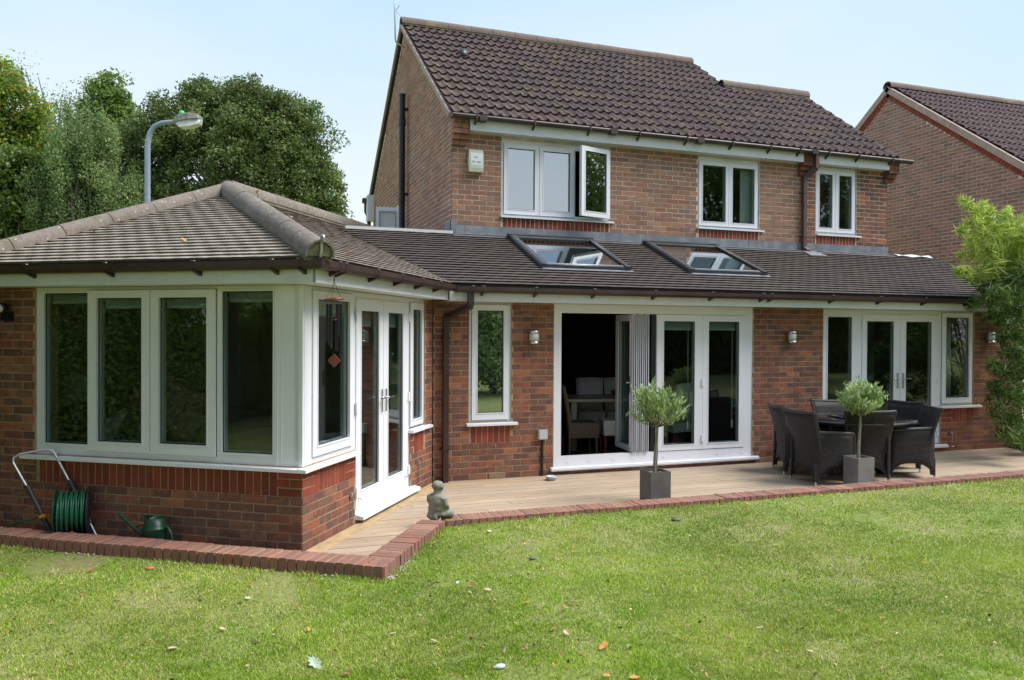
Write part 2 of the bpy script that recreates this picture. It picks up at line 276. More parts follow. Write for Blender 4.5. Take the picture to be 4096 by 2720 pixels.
# ------------------------------------------------------------------ geometry helpers
BASE = {}
class MB:
    def __init__(s): s.v = []; s.f = []; s.mi = []; s.r = []; s.cm = 0; s.cr = 0.; s.sm = []; s.smooth = False
    def add(s, vs, fs):
        k = len(s.v); s.v += [tuple(p) for p in vs]
        for f in fs: s.f.append([i+k for i in f]); s.mi.append(s.cm); s.r.append(s.cr); s.sm.append(s.smooth)
    def obox(s, o, a, b, c):
        o, a, b, c = Vector(o), Vector(a), Vector(b), Vector(c)
        s.add([o, o+a, o+a+b, o+b, o+c, o+a+c, o+a+b+c, o+b+c], [(0, 3, 2, 1), (4, 5, 6, 7), (0, 1, 5, 4), (1, 2, 6, 5), (2, 3, 7, 6), (3, 0, 4, 7)])
    def box(s, x0, x1, y0, y1, z0, z1): s.obox((x0, y0, z0), (x1-x0, 0, 0), (0, y1-y0, 0), (0, 0, z1-z0))
    def tube(s, pts, rad, n=8, caps=True):
        pts = [Vector(p) for p in pts]; m = len(pts)
        rad = [rad]*m if isinstance(rad, (int, float)) else rad
        rings = []; prev = None
        for i, p in enumerate(pts):
            t = (pts[min(i+1, m-1)]-pts[max(i-1, 0)]).normalized()
            if prev is None: ref = Vector((0, 0, 1)) if abs(t.z) < .9 else Vector((1, 0, 0)); a = t.cross(ref).normalized()
            else: a = (prev-t*prev.dot(t)).normalized()
            prev = a; b = t.cross(a); rings.append([p+(a*math.cos(2*PI*k/n)+b*math.sin(2*PI*k/n))*rad[i] for k in range(n)])
        old = s.smooth; s.smooth = True
        s.add([q for r in rings for q in r], [(i*n+k, i*n+(k+1) % n, (i+1)*n+(k+1) % n, (i+1)*n+k) for i in range(m-1) for k in range(n)])
        s.smooth = old
        if caps: s.add(rings[0], [tuple(range(n))]); s.add(rings[-1], [tuple(range(n))])
    def lathe(s, prof, c=(0, 0, 0), n=24, axis=None):
        c = Vector(c); az = Vector(axis).normalized() if axis else Vector((0, 0, 1))
        ax = az.orthogonal().normalized(); ay = az.cross(ax)
        V = [c+ax*(r*math.cos(2*PI*k/n))+ay*(r*math.sin(2*PI*k/n))+az*z for r, z in prof for k in range(n)]
        old = s.smooth; s.smooth = True
        s.add(V, [(i*n+k, i*n+(k+1) % n, (i+1)*n+(k+1) % n, (i+1)*n+k) for i in range(len(prof)-1) for k in range(n)]); s.smooth = old
    def prism(s, poly, off):
        off = Vector(off); n = len(poly); P = [Vector(p) for p in poly]
        s.add(P+[p+off for p in P], [tuple(range(n-1, -1, -1)), tuple(range(n, 2*n))]+[(i, (i+1) % n, n+(i+1) % n, n+i) for i in range(n)])
    def grid(s, G, th):
        # closed sheet: G rows of points, th offset vector (or function)
        R, Cn = len(G), len(G[0]); A = [Vector(p) for r in G for p in r]; B = [p+(th(p) if callable(th) else Vector(th)) for p in A]; k = R*Cn
        F = [(i*Cn+j, i*Cn+j+1, (i+1)*Cn+j+1, (i+1)*Cn+j) for i in range(R-1) for j in range(Cn-1)]
        F2 = [tuple(reversed([q+k for q in f])) for f in F]
        E_ = []
        for j in range(Cn-1): E_ += [(j, j+k, j+1+k, j+1), ((R-1)*Cn+j, (R-1)*Cn+j+1, (R-1)*Cn+j+1+k, (R-1)*Cn+j+k)]
        for i in range(R-1): E_ += [(i*Cn, (i+1)*Cn, (i+1)*Cn+k, i*Cn+k), (i*Cn+Cn-1, i*Cn+Cn-1+k, (i+1)*Cn+Cn-1+k, (i+1)*Cn+Cn-1)]
        s.add(A+B, F+F2+E_)
    def sphere(s, c, r, n=10, m=7, sq=(1, 1, 1)):
        c = Vector(c); V = []; 
        for i in range(m+1):
            th = PI*i/m
            for k in range(n): V.append(c+Vector((r*sq[0]*math.sin(th)*math.cos(2*PI*k/n), r*sq[1]*math.sin(th)*math.sin(2*PI*k/n), r*sq[2]*math.cos(th))))
        old = s.smooth; s.smooth = True
        s.add(V, [(i*n+k, i*n+(k+1) % n, (i+1)*n+(k+1) % n, (i+1)*n+k) for i in range(m) for k in range(n)]); s.smooth = old
    def mesh(s, name, mats, off=(0, 0, 0)):
        me = bpy.data.meshes.new(name); co = np.array(s.v, float).reshape(-1, 3)-np.array(off); me.from_pydata(co.tolist(), [], s.f)
        for m in (mats if isinstance(mats, (list, tuple)) else [mats]): me.materials.append(MT[m] if isinstance(m, str) else m)
        if any(s.mi): me.polygons.foreach_set('material_index', s.mi)
        if any(s.sm): me.polygons.foreach_set('use_smooth', s.sm)
        at = me.attributes.new('rnd', 'FLOAT', 'FACE'); at.data.foreach_set('value', s.r)
        me.update(); return me
    def build(s, name, mats, parent=None):
        root = parent
        while root is not None and root.parent is not None: root = root.parent
        off = BASE.get(root.name, (0, 0, 0)) if root is not None else (0, 0, 0)
        o = bpy.data.objects.new(name, s.mesh(name, mats, off)); COL.objects.link(o)
        if parent is not None: o.parent = parent
        return o
def tag(o, label=None, cat=None, group=None, kind=None):
    if label: o['label'] = label
    if cat: o['category'] = cat
    if group: o['group'] = group
    if kind: o['kind'] = kind
    return o
def thing(name, label, cat, loc=(0, 0, 0), rz=0., group=None, local=False):
    o = bpy.data.objects.new(name, None); COL.objects.link(o); o.location = loc; o.rotation_euler = (0, 0, rz); o.empty_display_size = .1
    tag(o, label, cat, group)
    if not local: BASE[o.name] = tuple(loc)
    return o
def copy_tree(o, parent=None):
    c = o.copy(); COL.objects.link(c); c.parent = parent
    for ch in o.children: copy_tree(ch, c)
    return c
def lone(mb, name, mats, label, cat, group=None, loc=None):
    # thing that is one mesh, with its origin at its base
    v = np.array(mb.v); c = Vector((v[:, 0].mean(), v[:, 1].mean(), v[:, 2].min())) if loc is None else Vector(loc)
    o = bpy.data.objects.new(name, mb.mesh(name, mats, c)); o.location = c; COL.objects.link(o); return tag(o, label, cat, group)
class Fr:
    def __init__(s, o, ex, en): s.o = Vector((o[0], o[1], 0)); s.ex = Vector((ex[0], ex[1], 0)).normalized(); s.en = Vector((en[0], en[1], 0)).normalized()
    def p(s, a, c, z): return s.o+s.ex*a+s.en*c+Vector((0, 0, z))
    def box(s, mb, a0, a1, c0, c1, z0, z1): mb.obox(s.p(a0, c0, z0), s.ex*(a1-a0), s.en*(c1-c0), (0, 0, z1-z0))
    def holes(s, mb, rect, holes, c0, c1):
        A = sorted({rect[0], rect[1], *[min(max(h[i], rect[0]), rect[1]) for h in holes for i in (0, 1)]}); Z = sorted({rect[2], rect[3], *[min(max(h[i], rect[2]), rect[3]) for h in holes for i in (2, 3)]})
        for j in range(len(Z)-1):
            run = None
            for i in range(len(A)-1):
                ca, cz = (A[i]+A[i+1])/2, (Z[j]+Z[j+1])/2
                ins = any(h[0] < ca < h[1] and h[2] < cz < h[3] for h in holes)
                if not ins: run = [run[0] if run else A[i], A[i+1]]
                if (ins or i == len(A)-2) and run: s.box(mb, run[0], run[1], c0, c1, Z[j], Z[j+1]); run = None
def npmesh(name, V, k, mats, rn=None, mi=None, smooth=False):
    me = bpy.data.meshes.new(name); n = len(V); nf = n//k
    me.vertices.add(n); me.vertices.foreach_set('co', V.astype(np.float32).ravel())
    me.loops.add(n); me.loops.foreach_set('vertex_index', np.arange(n, dtype=np.int32))
    me.polygons.add(nf); me.polygons.foreach_set('loop_start', np.arange(0, n, k, dtype=np.int32))
    try: me.polygons.foreach_set('loop_total', np.full(nf, k, dtype=np.int32))
    except Exception: pass
    for m in (mats if isinstance(mats, list) else [mats]): me.materials.append(MT[m])
    if mi is not None: me.polygons.foreach_set('material_index', mi.astype(np.int32))
    if rn is not None: me.attributes.new('rnd', 'FLOAT', 'FACE').data.foreach_set('value', rn.astype(np.float32))
    me.update(calc_edges=True); return me

# ------------------------------------------------------------------ key frames of the place
TD = math.radians(33.6); D2 = Vector((math.sin(TD), math.cos(TD))); C2 = Vector((math.cos(TD), -math.sin(TD)))
D3 = Vector((*D2, 0)); C3 = Vector((*C2, 0)); W = Vector((.508, 6.577, 0))
FF = Fr(W, C2, -D2)          # garden room, front wall (a: along, 0 at the corner, negative to the left)
FS = Fr(W, D2, C2)           # garden room, side wall
FE = Fr((0, 9.17), (1, 0), (0, -1))   # extension wall
FU = Fr((0, 11.), (1, 0), (0, -1))    # upper wall
FG = Fr((2.94, 0), (0, 1), (-1, 0))   # gable wall
def wfp(u, v, t=0.): p = onp(u, v, D3, D3.dot(W)+t); return (p-W).dot(C3), p.z
# ------------------------------------------------------------------ bricks and tiles
class Bricks:
    def __init__(s, root, mats, stuffname='brickwork'): s.root = root; s.mats = mats; s.L = []; s.stuff = stuffname
    def field(s, fr, wall, rect, holes, mi, top=None, z00=0., bond=0., facing=1.):
        a0, a1, z0, z1 = rect; k = int(math.floor((z0-z00)/.075))
        while z00+k*.075 < z1:
            zb = z00+k*.075+.005; zt = zb+.065; 
            if zb < z0-.03 or zt > z1+.03: k += 1; continue
            off = (k % 2)*.1125+bond; j = int(math.floor((a0-off)/.225))-1
            while off+j*.225 < a1:
                x0 = max(off+j*.225+.005, a0); x1 = min(off+(j+1)*.225-.005, a1); j += 1
                segs = [(x0, x1)] if x1-x0 > .03 else []
                zc = (zb+zt)/2
                for h in holes:
                    if h[2] < zc < h[3]:
                        ns = []
                        for p, q in segs:
                            if q <= h[0] or p >= h[1]: ns.append((p, q)); continue
                            if h[0]-p > .03: ns.append((p, h[0]-.003))
                            if q-h[1] > .03: ns.append((h[1]+.003, q))
                        segs = ns
                for p, q in segs:
                    if top and zc > min(top(p), top(q)): continue
                    s.L.append((fr, p, q, zb, zt, mi, wall, facing))
            k += 1
    def soldier(s, fr, wall, a0, a1, z0, z1, mi, facing=1.):
        n = round((a1-a0)/.075); st = (a1-a0)/n
        for i in range(n): s.L.append((fr, a0+i*st+.005, a0+(i+1)*st-.005, z0+.005, z1-.005, mi, wall, facing))
    def _geo(s, mb, fr, p, q, zb, zt, jit):
        c1 = .0035+jit; ch = .002
        P = fr.p
        V = [P(p, -.004, zb), P(q, -.004, zb), P(q, -.004, zt), P(p, -.004, zt), P(p, c1-ch, zb), P(q, c1-ch, zb), P(q, c1-ch, zt), P(p, c1-ch, zt), P(p+ch, c1, zb+ch), P(q-ch, c1, zb+ch), P(q-ch, c1, zt-ch), P(p+ch, c1, zt-ch)]
        mb.add(V, [(8, 9, 10, 11), (4, 5, 9, 8), (5, 6, 10, 9), (6, 7, 11, 10), (7, 4, 8, 11), (0, 1, 5, 4), (1, 2, 6, 5), (2, 3, 7, 6), (3, 0, 4, 7)])
    def finish(s, limit=300):
        sc = []
        for i, b in enumerate(s.L):
            fr, p, q, zb, zt, mi, wall, fc = b; c = fr.p((p+q)/2, 0, (zb+zt)/2); d = c-EYE; k = d.dot(FWD)
            u = 2048+FPX*d.dot(RT)/k; v = 1360-FPX*d.dot(UP)/k
            vis = (0 < u < 4096 and 0 < v < 2720)
            sc.append((-(q-p)*(zt-zb)*pxm(c)**2*abs(d.normalized().dot(fr.en))*fc*vis, i))
        sc.sort(); ind = set(i for _, i in sc[:limit]); cache = {}
        base = Vector(BASE[s.root.name]); mb = MB()
        for i, b in enumerate(s.L):
            fr, p, q, zb, zt, mi, wall, fc = b
            if i in ind:
                w_, h_ = round((q-p)/.01)*.01, round((zt-zb)/.005)*.005; key = (w_, h_, mi, random.randrange(3))
                if key not in cache:
                    m1 = MB(); m1.cr = random.random(); f2 = Fr((0, 0), (1, 0), (0, -1)); s._geo(m1, f2, -(q-p)/2, (q-p)/2, -(zt-zb)/2, (zt-zb)/2, random.uniform(-.001, .0015)); cache[key] = m1.mesh('brick', s.mats[mi])
                o = bpy.data.objects.new('brick', cache[key]); COL.objects.link(o); o.parent = wall
                o.location = fr.p((p+q)/2, 0, (zb+zt)/2)-base; o.rotation_euler = (0, 0, math.atan2(fr.en.x, -fr.en.y))
            else:
                mb.cm = mi; mb.cr = random.random(); s._geo(mb, fr, p+random.uniform(-.001, .001), q+random.uniform(-.001, .001), zb+random.uniform(-.001, .001), zt+random.uniform(-.001, .001), random.uniform(-.0015, .002))
        o = mb.build(s.stuff, s.mats, s.root); o['kind'] = 'stuff'

def clip(poly, region):
    out_ = poly; n = len(region)
    for i in range(n):
        (x0, y0), (x1, y1) = region[i], region[(i+1) % n]; res = []
        for j in range(len(out_)):
            p, q = out_[j], out_[(j+1) % len(out_)]
            sp = (x1-x0)*(p[1]-y0)-(y1-y0)*(p[0]-x0); sq = (x1-x0)*(q[1]-y0)-(y1-y0)*(q[0]-x0)
            if sp >= 0: res.append(p)
            if sp*sq < 0: t = sp/(sp-sq); res.append((p[0]+(q[0]-p[0])*t, p[1]+(q[1]-p[1])*t))
        out_ = res
        if not out_: return []
    return out_
def area(p): return abs(sum(p[i][0]*p[(i+1) % len(p)][1]-p[(i+1) % len(p)][0]*p[i][1] for i in range(len(p))))/2
class Roof:
    def __init__(s, o, ex, es): s.o = Vector(o); s.ex = Vector(ex).normalized(); s.es = Vector(es).normalized(); s.n = s.ex.cross(s.es)
    def p(s, a, b, c=0.): return s.o+s.ex*a+s.es*b+s.n*c
    def body(s, mb, poly, th=.08, c=-.004): mb.prism([s.p(a, b, c) for a, b in poly], s.n*-th)
def plain_geo(mb, rf, poly, x0, w_, b0, g, lift, jit, sag=.002):
    hz = lambda x, y: .004+lift*(1-(y-b0)/(g*1.15))+sag*(1-((x-x0-w_/2)/(w_/2))**2)+jit[0]*(x-x0)/w_
    # split at the middle for the camber
    for lo, hi in ((x0-1, x0+w_/2), (x0+w_/2, x0+w_+1)):
        q = clip(poly, [(lo, b0-1), (hi, b0-1), (hi, b0+g*2), (lo, b0+g*2)])
        if len(q) < 3 or area(q) < 1e-5: continue
        T = [rf.p(x, y, hz(x, y)) for x, y in q]; B = [rf.p(x, y+(.016 if y < b0+g*.3 else 0), -.004) for x, y in q]; n = len(q)
        fs = [tuple(range(n))]
        for i in range(n):
            j = (i+1) % n
            if abs(q[i][0]-q[j][0]) < 1e-6 and abs(q[i][0]-(x0+w_/2)) < 1e-6: continue
            fs.append((i, i+n, j+n, j))
        mb.add(T+B, fs)
class Tiles:
    def __init__(s, root, name, stuff): s.root = root; s.name = name; s.stuff = stuff; s.L = []
    def field(s, rf, part, regions, g, w_, mat, hole=None, lift=.017):
        xs = [p[0] for r in regions for p in r]; ys = [p[1] for r in regions for p in r]
        i = 0; b = min(ys)
        while b < max(ys):
            x = math.floor(min(xs)/w_)*w_-w_+(i % 2)*w_/2
            while x < max(xs):
                if not (hole and hole(x+w_/2, b+g/2)):
                    jb = random.uniform(-.0022, .0022)
                    rect = [(x+.0003, b+jb), (x+w_-.0003, b+jb), (x+w_-.0003, b+g*1.12), (x+.0003, b+g*1.12)]
                    for rg in regions:
                        q = clip(rect, rg)
                        if len(q) >= 3 and area(q) > w_*g*.06: s.L.append((rf, part, q, x, w_, b, g, mat, lift, area(q) > w_*g*1.0))
                x += w_
            b += g; i += 1
    def finish(s, limit=300):
        base = Vector(BASE[s.root.name]); sc = []
        for i, t in enumerate(s.L):
            c = t[0].p(t[3]+t[4]/2, t[5]+t[6]/2); d = c-EYE; k = d.dot(FWD); u = 2048+FPX*d.dot(RT)/k; v = 1360-FPX*d.dot(UP)/k
            if k > 0 and 0 < u < 4096 and 0 < v < 2720 and t[9] and -d.normalized().dot(t[0].n) > 0: sc.append((-t[4]*t[6]*pxm(c)**2*-d.normalized().dot(t[0].n), i))
        sc.sort(); ind = set(i for _, i in sc[:limit]); cache = {}; bulk = {}
        for i, (rf, part, q, x, w_, b, g, mat, lift, full) in enumerate(s.L):
            if i in ind:
                key = (w_, g, mat, random.randrange(8))
                if key not in cache:
                    m1 = MB(); m1.cr = random.random(); r0 = Roof((0, 0, 0), (1, 0, 0), (0, 1, 0)); jb = random.uniform(-.002, .002)
                    plain_geo(m1, r0, [(-w_/2+.0003, jb), (w_/2-.0003, jb), (w_/2-.0003, g*1.12), (-w_/2+.0003, g*1.12)], -w_/2, w_, 0., g, lift, (random.uniform(-.002, .002),)); cache[key] = m1.mesh(s.name, mat)
                o = bpy.data.objects.new(s.name, cache[key]); COL.objects.link(o); o.parent = part
                M4 = Matrix((rf.ex, rf.es, rf.n)).transposed().to_4x4(); M4.translation = rf.p(x+w_/2, b)-base; o.matrix_local = M4
            else:
                mb = bulk.setdefault(mat, MB()); mb.cr = random.random(); plain_geo(mb, rf, q, x, w_, b, g, lift, (random.uniform(-.002, .002),))
        tot = MB(); ms = list(bulk)
        for k, (m_, mb) in enumerate(bulk.items()):
            off = len(tot.v); tot.v += mb.v; tot.f += [[a+off for a in f] for f in mb.f]; tot.mi += [k]*len(mb.f); tot.r += mb.r; tot.sm += mb.sm
        if tot.v: o = tot.build(s.stuff, ms, s.root); o['kind'] = 'stuff'
def wave_geo(mb, rf, x0, n, b0, g, w_=.15, amp=.019, xmin=-1e9, xmax=1e9, bmax=1e9):
    seg = 7; xs = []
    for i in range(n*seg+1): xs.append(x0+i*w_/seg)
    xs = [min(max(x, xmin), xmax) for x in xs]; b1 = min(b0+g*1.05, bmax)
    prof = lambda x: amp*(1+math.cos(2*PI*((x-x0)/w_)+.7*math.sin(2*PI*(x-x0)/w_)))
    T0 = [rf.p(x, b0, .040+prof(x)) for x in xs]; T1 = [rf.p(x, b1, .006+prof(x)) for x in xs]; B = [rf.p(x, b0+.004, prof(x)-.004) for x in xs]; k = len(xs)
    old = mb.smooth; mb.smooth = True; mb.add(T0+T1, [(i, i+1, k+i+1, k+i) for i in range(k-1)]); mb.smooth = old
    mb.add(T0+B, [(i, k+i, k+i+1, i+1) for i in range(k-1)])
def halfround(mb, p0, p1, r, th=.015, n=9, drop=.3, upv=(0, 0, 1)):
    p0, p1 = Vector(p0), Vector(p1); t = (p1-p0).normalized(); sd = t.cross(Vector(upv)).normalized(); up = sd.cross(t)
    G = []
    for i in range(n): a = PI*(-.06+1.12*i/(n-1)); G.append([p0+sd*math.cos(a)*r+up*(math.sin(a)*r), p1+sd*math.cos(a)*r+up*(math.sin(a)*r)])
    A = [q for r_ in G for q in r_]; 
    G2 = [[p0+(q[0]-p0)*(1-th/r), p1+(q[1]-p1)*(1-th/r)] for q in G]; B = [q for r_ in G2 for q in r_]; k = len(A)
    old = mb.smooth; mb.smooth = True
    mb.add(A+B, [(2*i, 2*i+1, 2*i+3, 2*i+2) for i in range(n-1)]); mb.smooth = old
    mb.add(A+B, [(2*i+k, 2*i+2+k, 2*i+3+k, 2*i+1+k) for i in range(n-1)]+[(2*i, 2*i+2, 2*i+2+k, 2*i+k) for i in range(n-1)]+[(2*i+1, 2*i+3, 2*i+3+k, 2*i+1+k) for i in range(n-1)]+[(0, 1, 1+k, k), (2*n-2, 2*n-1, 2*n-1+k, 2*n-2+k)])

# ------------------------------------------------------------------ ground, soil, patio
gr_ = MB(); gr_.box(-300, 300, -300, 400, -.6, -.13); go_ = gr_.build('ground', 'lawn'); tag(go_, 'open ground round the houses', kind='structure')
KZ = .10
def kz(u, v): return pz(u, v, KZ)
KO = [kz(-900, 2065), kz(0, 2140), kz(700, 2198), kz(1535, 2267)]     # outer top edge of the front kerb
kdir = -C3; kp = kz(1535, 2267)
K3 = kp; K4 = kz(1779, 2081); K4 = Vector((K4.x, K4.y, KZ))
yk = (kz(2133, 2060).y+kz(2403, 2029).y+kz(2699, 2016).y+kz(3045, 1983).y+kz(3400, 1956).y)/5
K5 = Vector((K4.x+.01, yk, KZ)); K6 = Vector((13.2, yk+.10, KZ))
tk = (Vector((K3.x, K3.y, 0))-W).dot(D3)       # outer face distance from the garden room front (negative)
K2 = W+C3*-4.6+D3*tk; K2.z = KZ
def kerb_y(x):
    P = [K2, K3, K4, K5, K6]
    for a, b in zip(P, P[1:]):
        if a.x <= x <= b.x and b.x > a.x: return a.y+(b.y-a.y)*(x-a.x)/(b.x-a.x)
    return K2.y if x < K2.x else K6.y
kerb = thing('brick_kerb', 'low red brick-on-edge kerb between the lawn and the timber decking', 'kerb', (5, yk+.1, 0))
kb = MB()
def seg_frame(a, b): d = (b-a); d.z = 0; L = d.length; d.normalize(); return a.copy(), d, Vector((-d.y, d.x, 0)), L
def lawn_z(x, y=0):
    f = min(max((x-1.0)/1.3, 0), 1); return .052*f*f*(3-2*f)
lawn = MB(); xs_ = [-26, -12, K2.x, -1.5, 0, K3.x]+[K3.x+(K4.x-K3.x)*k/8 for k in range(1, 9)]+[K5.x+.01, 2.0, 2.15, 2.3, 6, K6.x, 34]
G = []
for fr_ in (0, .5, .9, 1.):
    row_ = []
    for x_ in xs_:
        yt = kerb_y(x_)+.07 if K2.x <= x_ <= K6.x else (K2.y+.07 if x_ < K2.x else K6.y+.07); row_.append((x_, -24+(yt+24)*fr_, lawn_z(x_)))
    G.append(row_)
lawn.grid(G, (0, 0, -.10))
lo = lawn.build('lawn', 'lawn'); tag(lo, 'mown autumn lawn in front of the brick house', kind='structure')
segs = [(K2, K3), (K3, K4), (K5, K6)]
kc = {}; kbase = Vector(BASE[kerb.name])
for si, (a, b) in enumerate(segs):
    o_, d_, n_, L = seg_frame(a, b); kw = .215
    kb.obox(Vector((o_.x, o_.y, 0))+n_*.008, d_*L, n_*(kw-.016), (0, 0, KZ-.005))
nk = 0
for si, (a, b) in enumerate(segs):
    o_, d_, n_, L = seg_frame(a, b); cnt = int(L/.077); st = L/cnt
    for i in range(cnt):
        p = Vector((o_.x, o_.y, 0))+d_*(st*(i+.5)); u_ = 2048+FPX*(p-EYE).dot(RT)/max(.1, (p-EYE).dot(FWD))
        k = random.randrange(6)
        if k not in kc:
            m1 = MB(); m1.cr = random.random(); hw = .033; ch = .004; z0_, z1_ = -.02, KZ+random.uniform(-.003, .003)
            m1.prism([(-hw, -.005, z0_), (hw, -.005, z0_), (hw, -.005, z1_-ch), (hw-ch, -.005, z1_), (-hw+ch, -.005, z1_), (-hw, -.005, z1_-ch)], (0, .225, 0)); kc[k] = m1.mesh('brick', 'brick_kerb')
        o = bpy.data.objects.new('brick', kc[k]); COL.objects.link(o); o.parent = kerb; o.location = p-kbase+Vector((0, 0, random.uniform(-.002, .002)))+n_*random.uniform(-.003, .003)
        o.rotation_euler = (0, 0, math.atan2(d_.y, d_.x)+random.uniform(-.01, .01)); nk += 1
kb.build('bedding', 'mortar_new', kerb)
# soil strip between the kerb and the garden room
sb = MB(); sb.obox(W+C3*-4.6+D3*(tk+.2), C3*4.62, D3*(-tk-.2), (0, 0, .012)); so_ = sb.build('soil_strip', 'soil'); tag(so_, 'dark soil strip behind the kerb', kind='structure')
# deck: individual planks clipped to the deck outline
n23 = Vector((-(K4-K3).y, (K4-K3).x, 0)).normalized()
A3 = Vector((K3.x, K3.y, 0))+n23*.222; A4 = Vector((K4.x, K4.y, 0))+n23*.222
stripw = .15
S0 = W+C3*.012; S1 = S0+D3*3.2
yin = yk+.222
deck = thing('timber_deck', 'weathered pale timber decking along the back of the house', 'decking', (6, 8.3, 0))
dj = MB(); dj.prism([(W.x+.02, W.y+.02, -.10), (K3.x-.1, K3.y+.30, -.10), (K4.x-.05, yin, -.10), (12.9, yin, -.10), (12.9, 9.16, -.10), (2.3, 9.16, -.10)], (0, 0, .068)); dj.build('joists', 'under', deck)
pw = .142; y = 5.6; row = 0
halfL = [tuple((S0+C3*stripw+D3*-30).xy), tuple((S0+C3*stripw+D3*30).xy)]
while y < 9.165:
    x = 0.2+(row*1.37) % 2.4-2.4
    while x < 12.9:
        L = 3.6
        poly = [(x+.002, y+.003), (x+L-.002, y+.003), (x+L-.002, min(y+pw-.003, 9.165)), (x+.002, min(y+pw-.003, 9.165))]
        x += L
        # right of the strip beside the garden room
        (x0, y0), (x1, y1) = halfL; dx, dy = x1-x0, y1-y0
        reg = [(x0, y0), (x0+20*dy, y0-20*dx), (x1+20*dy, y1-20*dx), (x1, y1)]
        q = clip(poly, reg)
        if len(q) < 3: continue
        parts = []
        a_ = clip(q, [(-5, yin), (30, yin), (30, 12), (-5, 12)]); parts.append(a_)
        b_ = clip(q, [(-5, 0), (30, 0), (30, yin), (-5, yin)])
        if b_:
            ang = [(A3.x, A3.y), (A4.x, A4.y), (A4.x-20*(A4-A3).y, A4.y+20*(A4-A3).x), (A3.x-20*(A4-A3).y, A3.y+20*(A4-A3).x)]
            # extend the angled edge both ways
            ex_ = (A4-A3).normalized(); P0_, P1_ = A3-ex_*3, A4+ex_*3; nn = Vector((-ex_.y, ex_.x, 0))*8
            b_ = clip(b_, [(P0_.x, P0_.y), (P1_.x, P1_.y), ((P1_+nn).x, (P1_+nn).y), ((P0_+nn).x, (P0_+nn).y)])
            fi = W+D3*(tk+.222); f0, f1 = fi-C3*6, fi+C3*6; nn2 = D3*9
            if b_: b_ = clip(b_, [(f0.x, f0.y), (f1.x, f1.y), ((f1+nn2).x, (f1+nn2).y), ((f0+nn2).x, (f0+nn2).y)])
            parts.append(b_)
        for q in parts:
            if len(q) >= 3 and area(q) > .004:
                mb = MB(); mb.cr = random.random(); zj = random.uniform(-.002, .001); mb.prism([(a, b, -.03) for a, b in q], (0, 0, .03+zj)); mb.build('plank', 'deck', deck)
    y += pw; row += 1
stp = MB()
S00 = S0-D3*.30
for k in range(9): stp.obox(S00+C3*(.004+k*stripw/9)+Vector((0, 0, -.03)), D3*3.35, C3*(stripw/9-.005), (0, 0, .034+(k % 2)*.001))
stp.obox(S00+C3*.004+Vector((0, 0, -.03)), D3*3.35, C3*(stripw-.008), (0, 0, .029))
stp.build('plank', 'newboard', deck)

# ------------------------------------------------------------------ THE HOUSE
house = thing('brick_house', 'two storey brick house with brown tiled roofs, a lean-to extension and a hipped garden room', 'house', (6, 11, 0))
BK = Bricks(house, ['brick_new', 'brick_old', 'brick_red'])
# garden room front wall ---------------------------------------------------
SL, SR = -2.68, -.0
wf = MB(); FF.holes(wf, (-4.6, 0, -.02, 2.36), [(SL, .3, .70, 2.5)], -.26, 0); wallF = wf.build('wall', 'mortar_new', house)
BK.field(FF, wallF, (-4.6, 0, 0, 2.3), [(SL, .1, .66, 2.5), (-2.66, -.23, .445, .67), (-.23, .1, .445, .67)], 0)
BK.field(FF, wallF, (-.23, 0, .445, .67), [], 2, z00=.445)
BK.soldier(FF, wallF, -2.63, -.23, .445, .67, 2)
# side wall
ws = MB(); FS.holes(ws, (.262, 3.1, -.10, 2.36), [(0, .985, .70, 2.5), (.985, 2.39, .06, 2.5), (2.39, 2.84, .70, 2.5)], -.26, 0); FS.box(ws, 0.002, .26, -.26, 0, -.10, .70); wallS = ws.build('wall', 'mortar_new', house)
BK.field(FS, wallS, (0, 3.1, 0, 2.3), [(-.1, .99, .445, 2.5), (.985, 2.39, .02, 2.5), (2.385, 2.85, .66, 2.5), (2.385, 2.85, .445, .67)], 0, bond=.06)
BK.field(FS, wallS, (0, .22, .445, .67), [], 2, z00=.445, bond=-.0)
BK.soldier(FS, wallS, .22, .80, .445, .67, 2); BK.field(FS, wallS, (.80, .985, .445, .67), [], 2, z00=.445)
BK.field(FS, wallS, (2.39, 2.50, .445, .67), [], 2, z00=.445); BK.soldier(FS, wallS, 2.50, 2.80, .445, .67, 2)
# extension wall
we = MB(); holesE = [(2.69, 3.24, .71, 2.5), (3.817, 6.846, .10, 2.5), (8.07, 8.765, .72, 2.5), (8.765, 10.345, .13, 2.5), (10.345, 11.03, .72, 2.5)]
FE.holes(we, (2.24, 12.1, -.10, 2.36), holesE, -.26, 0); wallE = we.build('wall', 'mortar_new', house)
HE = [(2.685, 3.245, .66, 2.5), (3.81, 6.85, .04, 2.5), (8.06, 8.765, .66, 2.5), (8.765, 10.35, .06, 2.5), (10.35, 11.04, .66, 2.5)]
BK.field(FE, wallE, (2.24, 12.1, 0, 2.3), HE+[(2.70, 3.23, .445, .67), (10.36, 11.03, .445, .67), (6.965, 7.19, 0, .075)], 0)
BK.soldier(FE, wallE, 2.71, 3.23, .445, .67, 2); BK.field(FE, wallE, (10.36, 10.585, .445, .67), [], 2, z00=.445); BK.soldier(FE, wallE, 10.585, 11.03, .445, .67, 2)
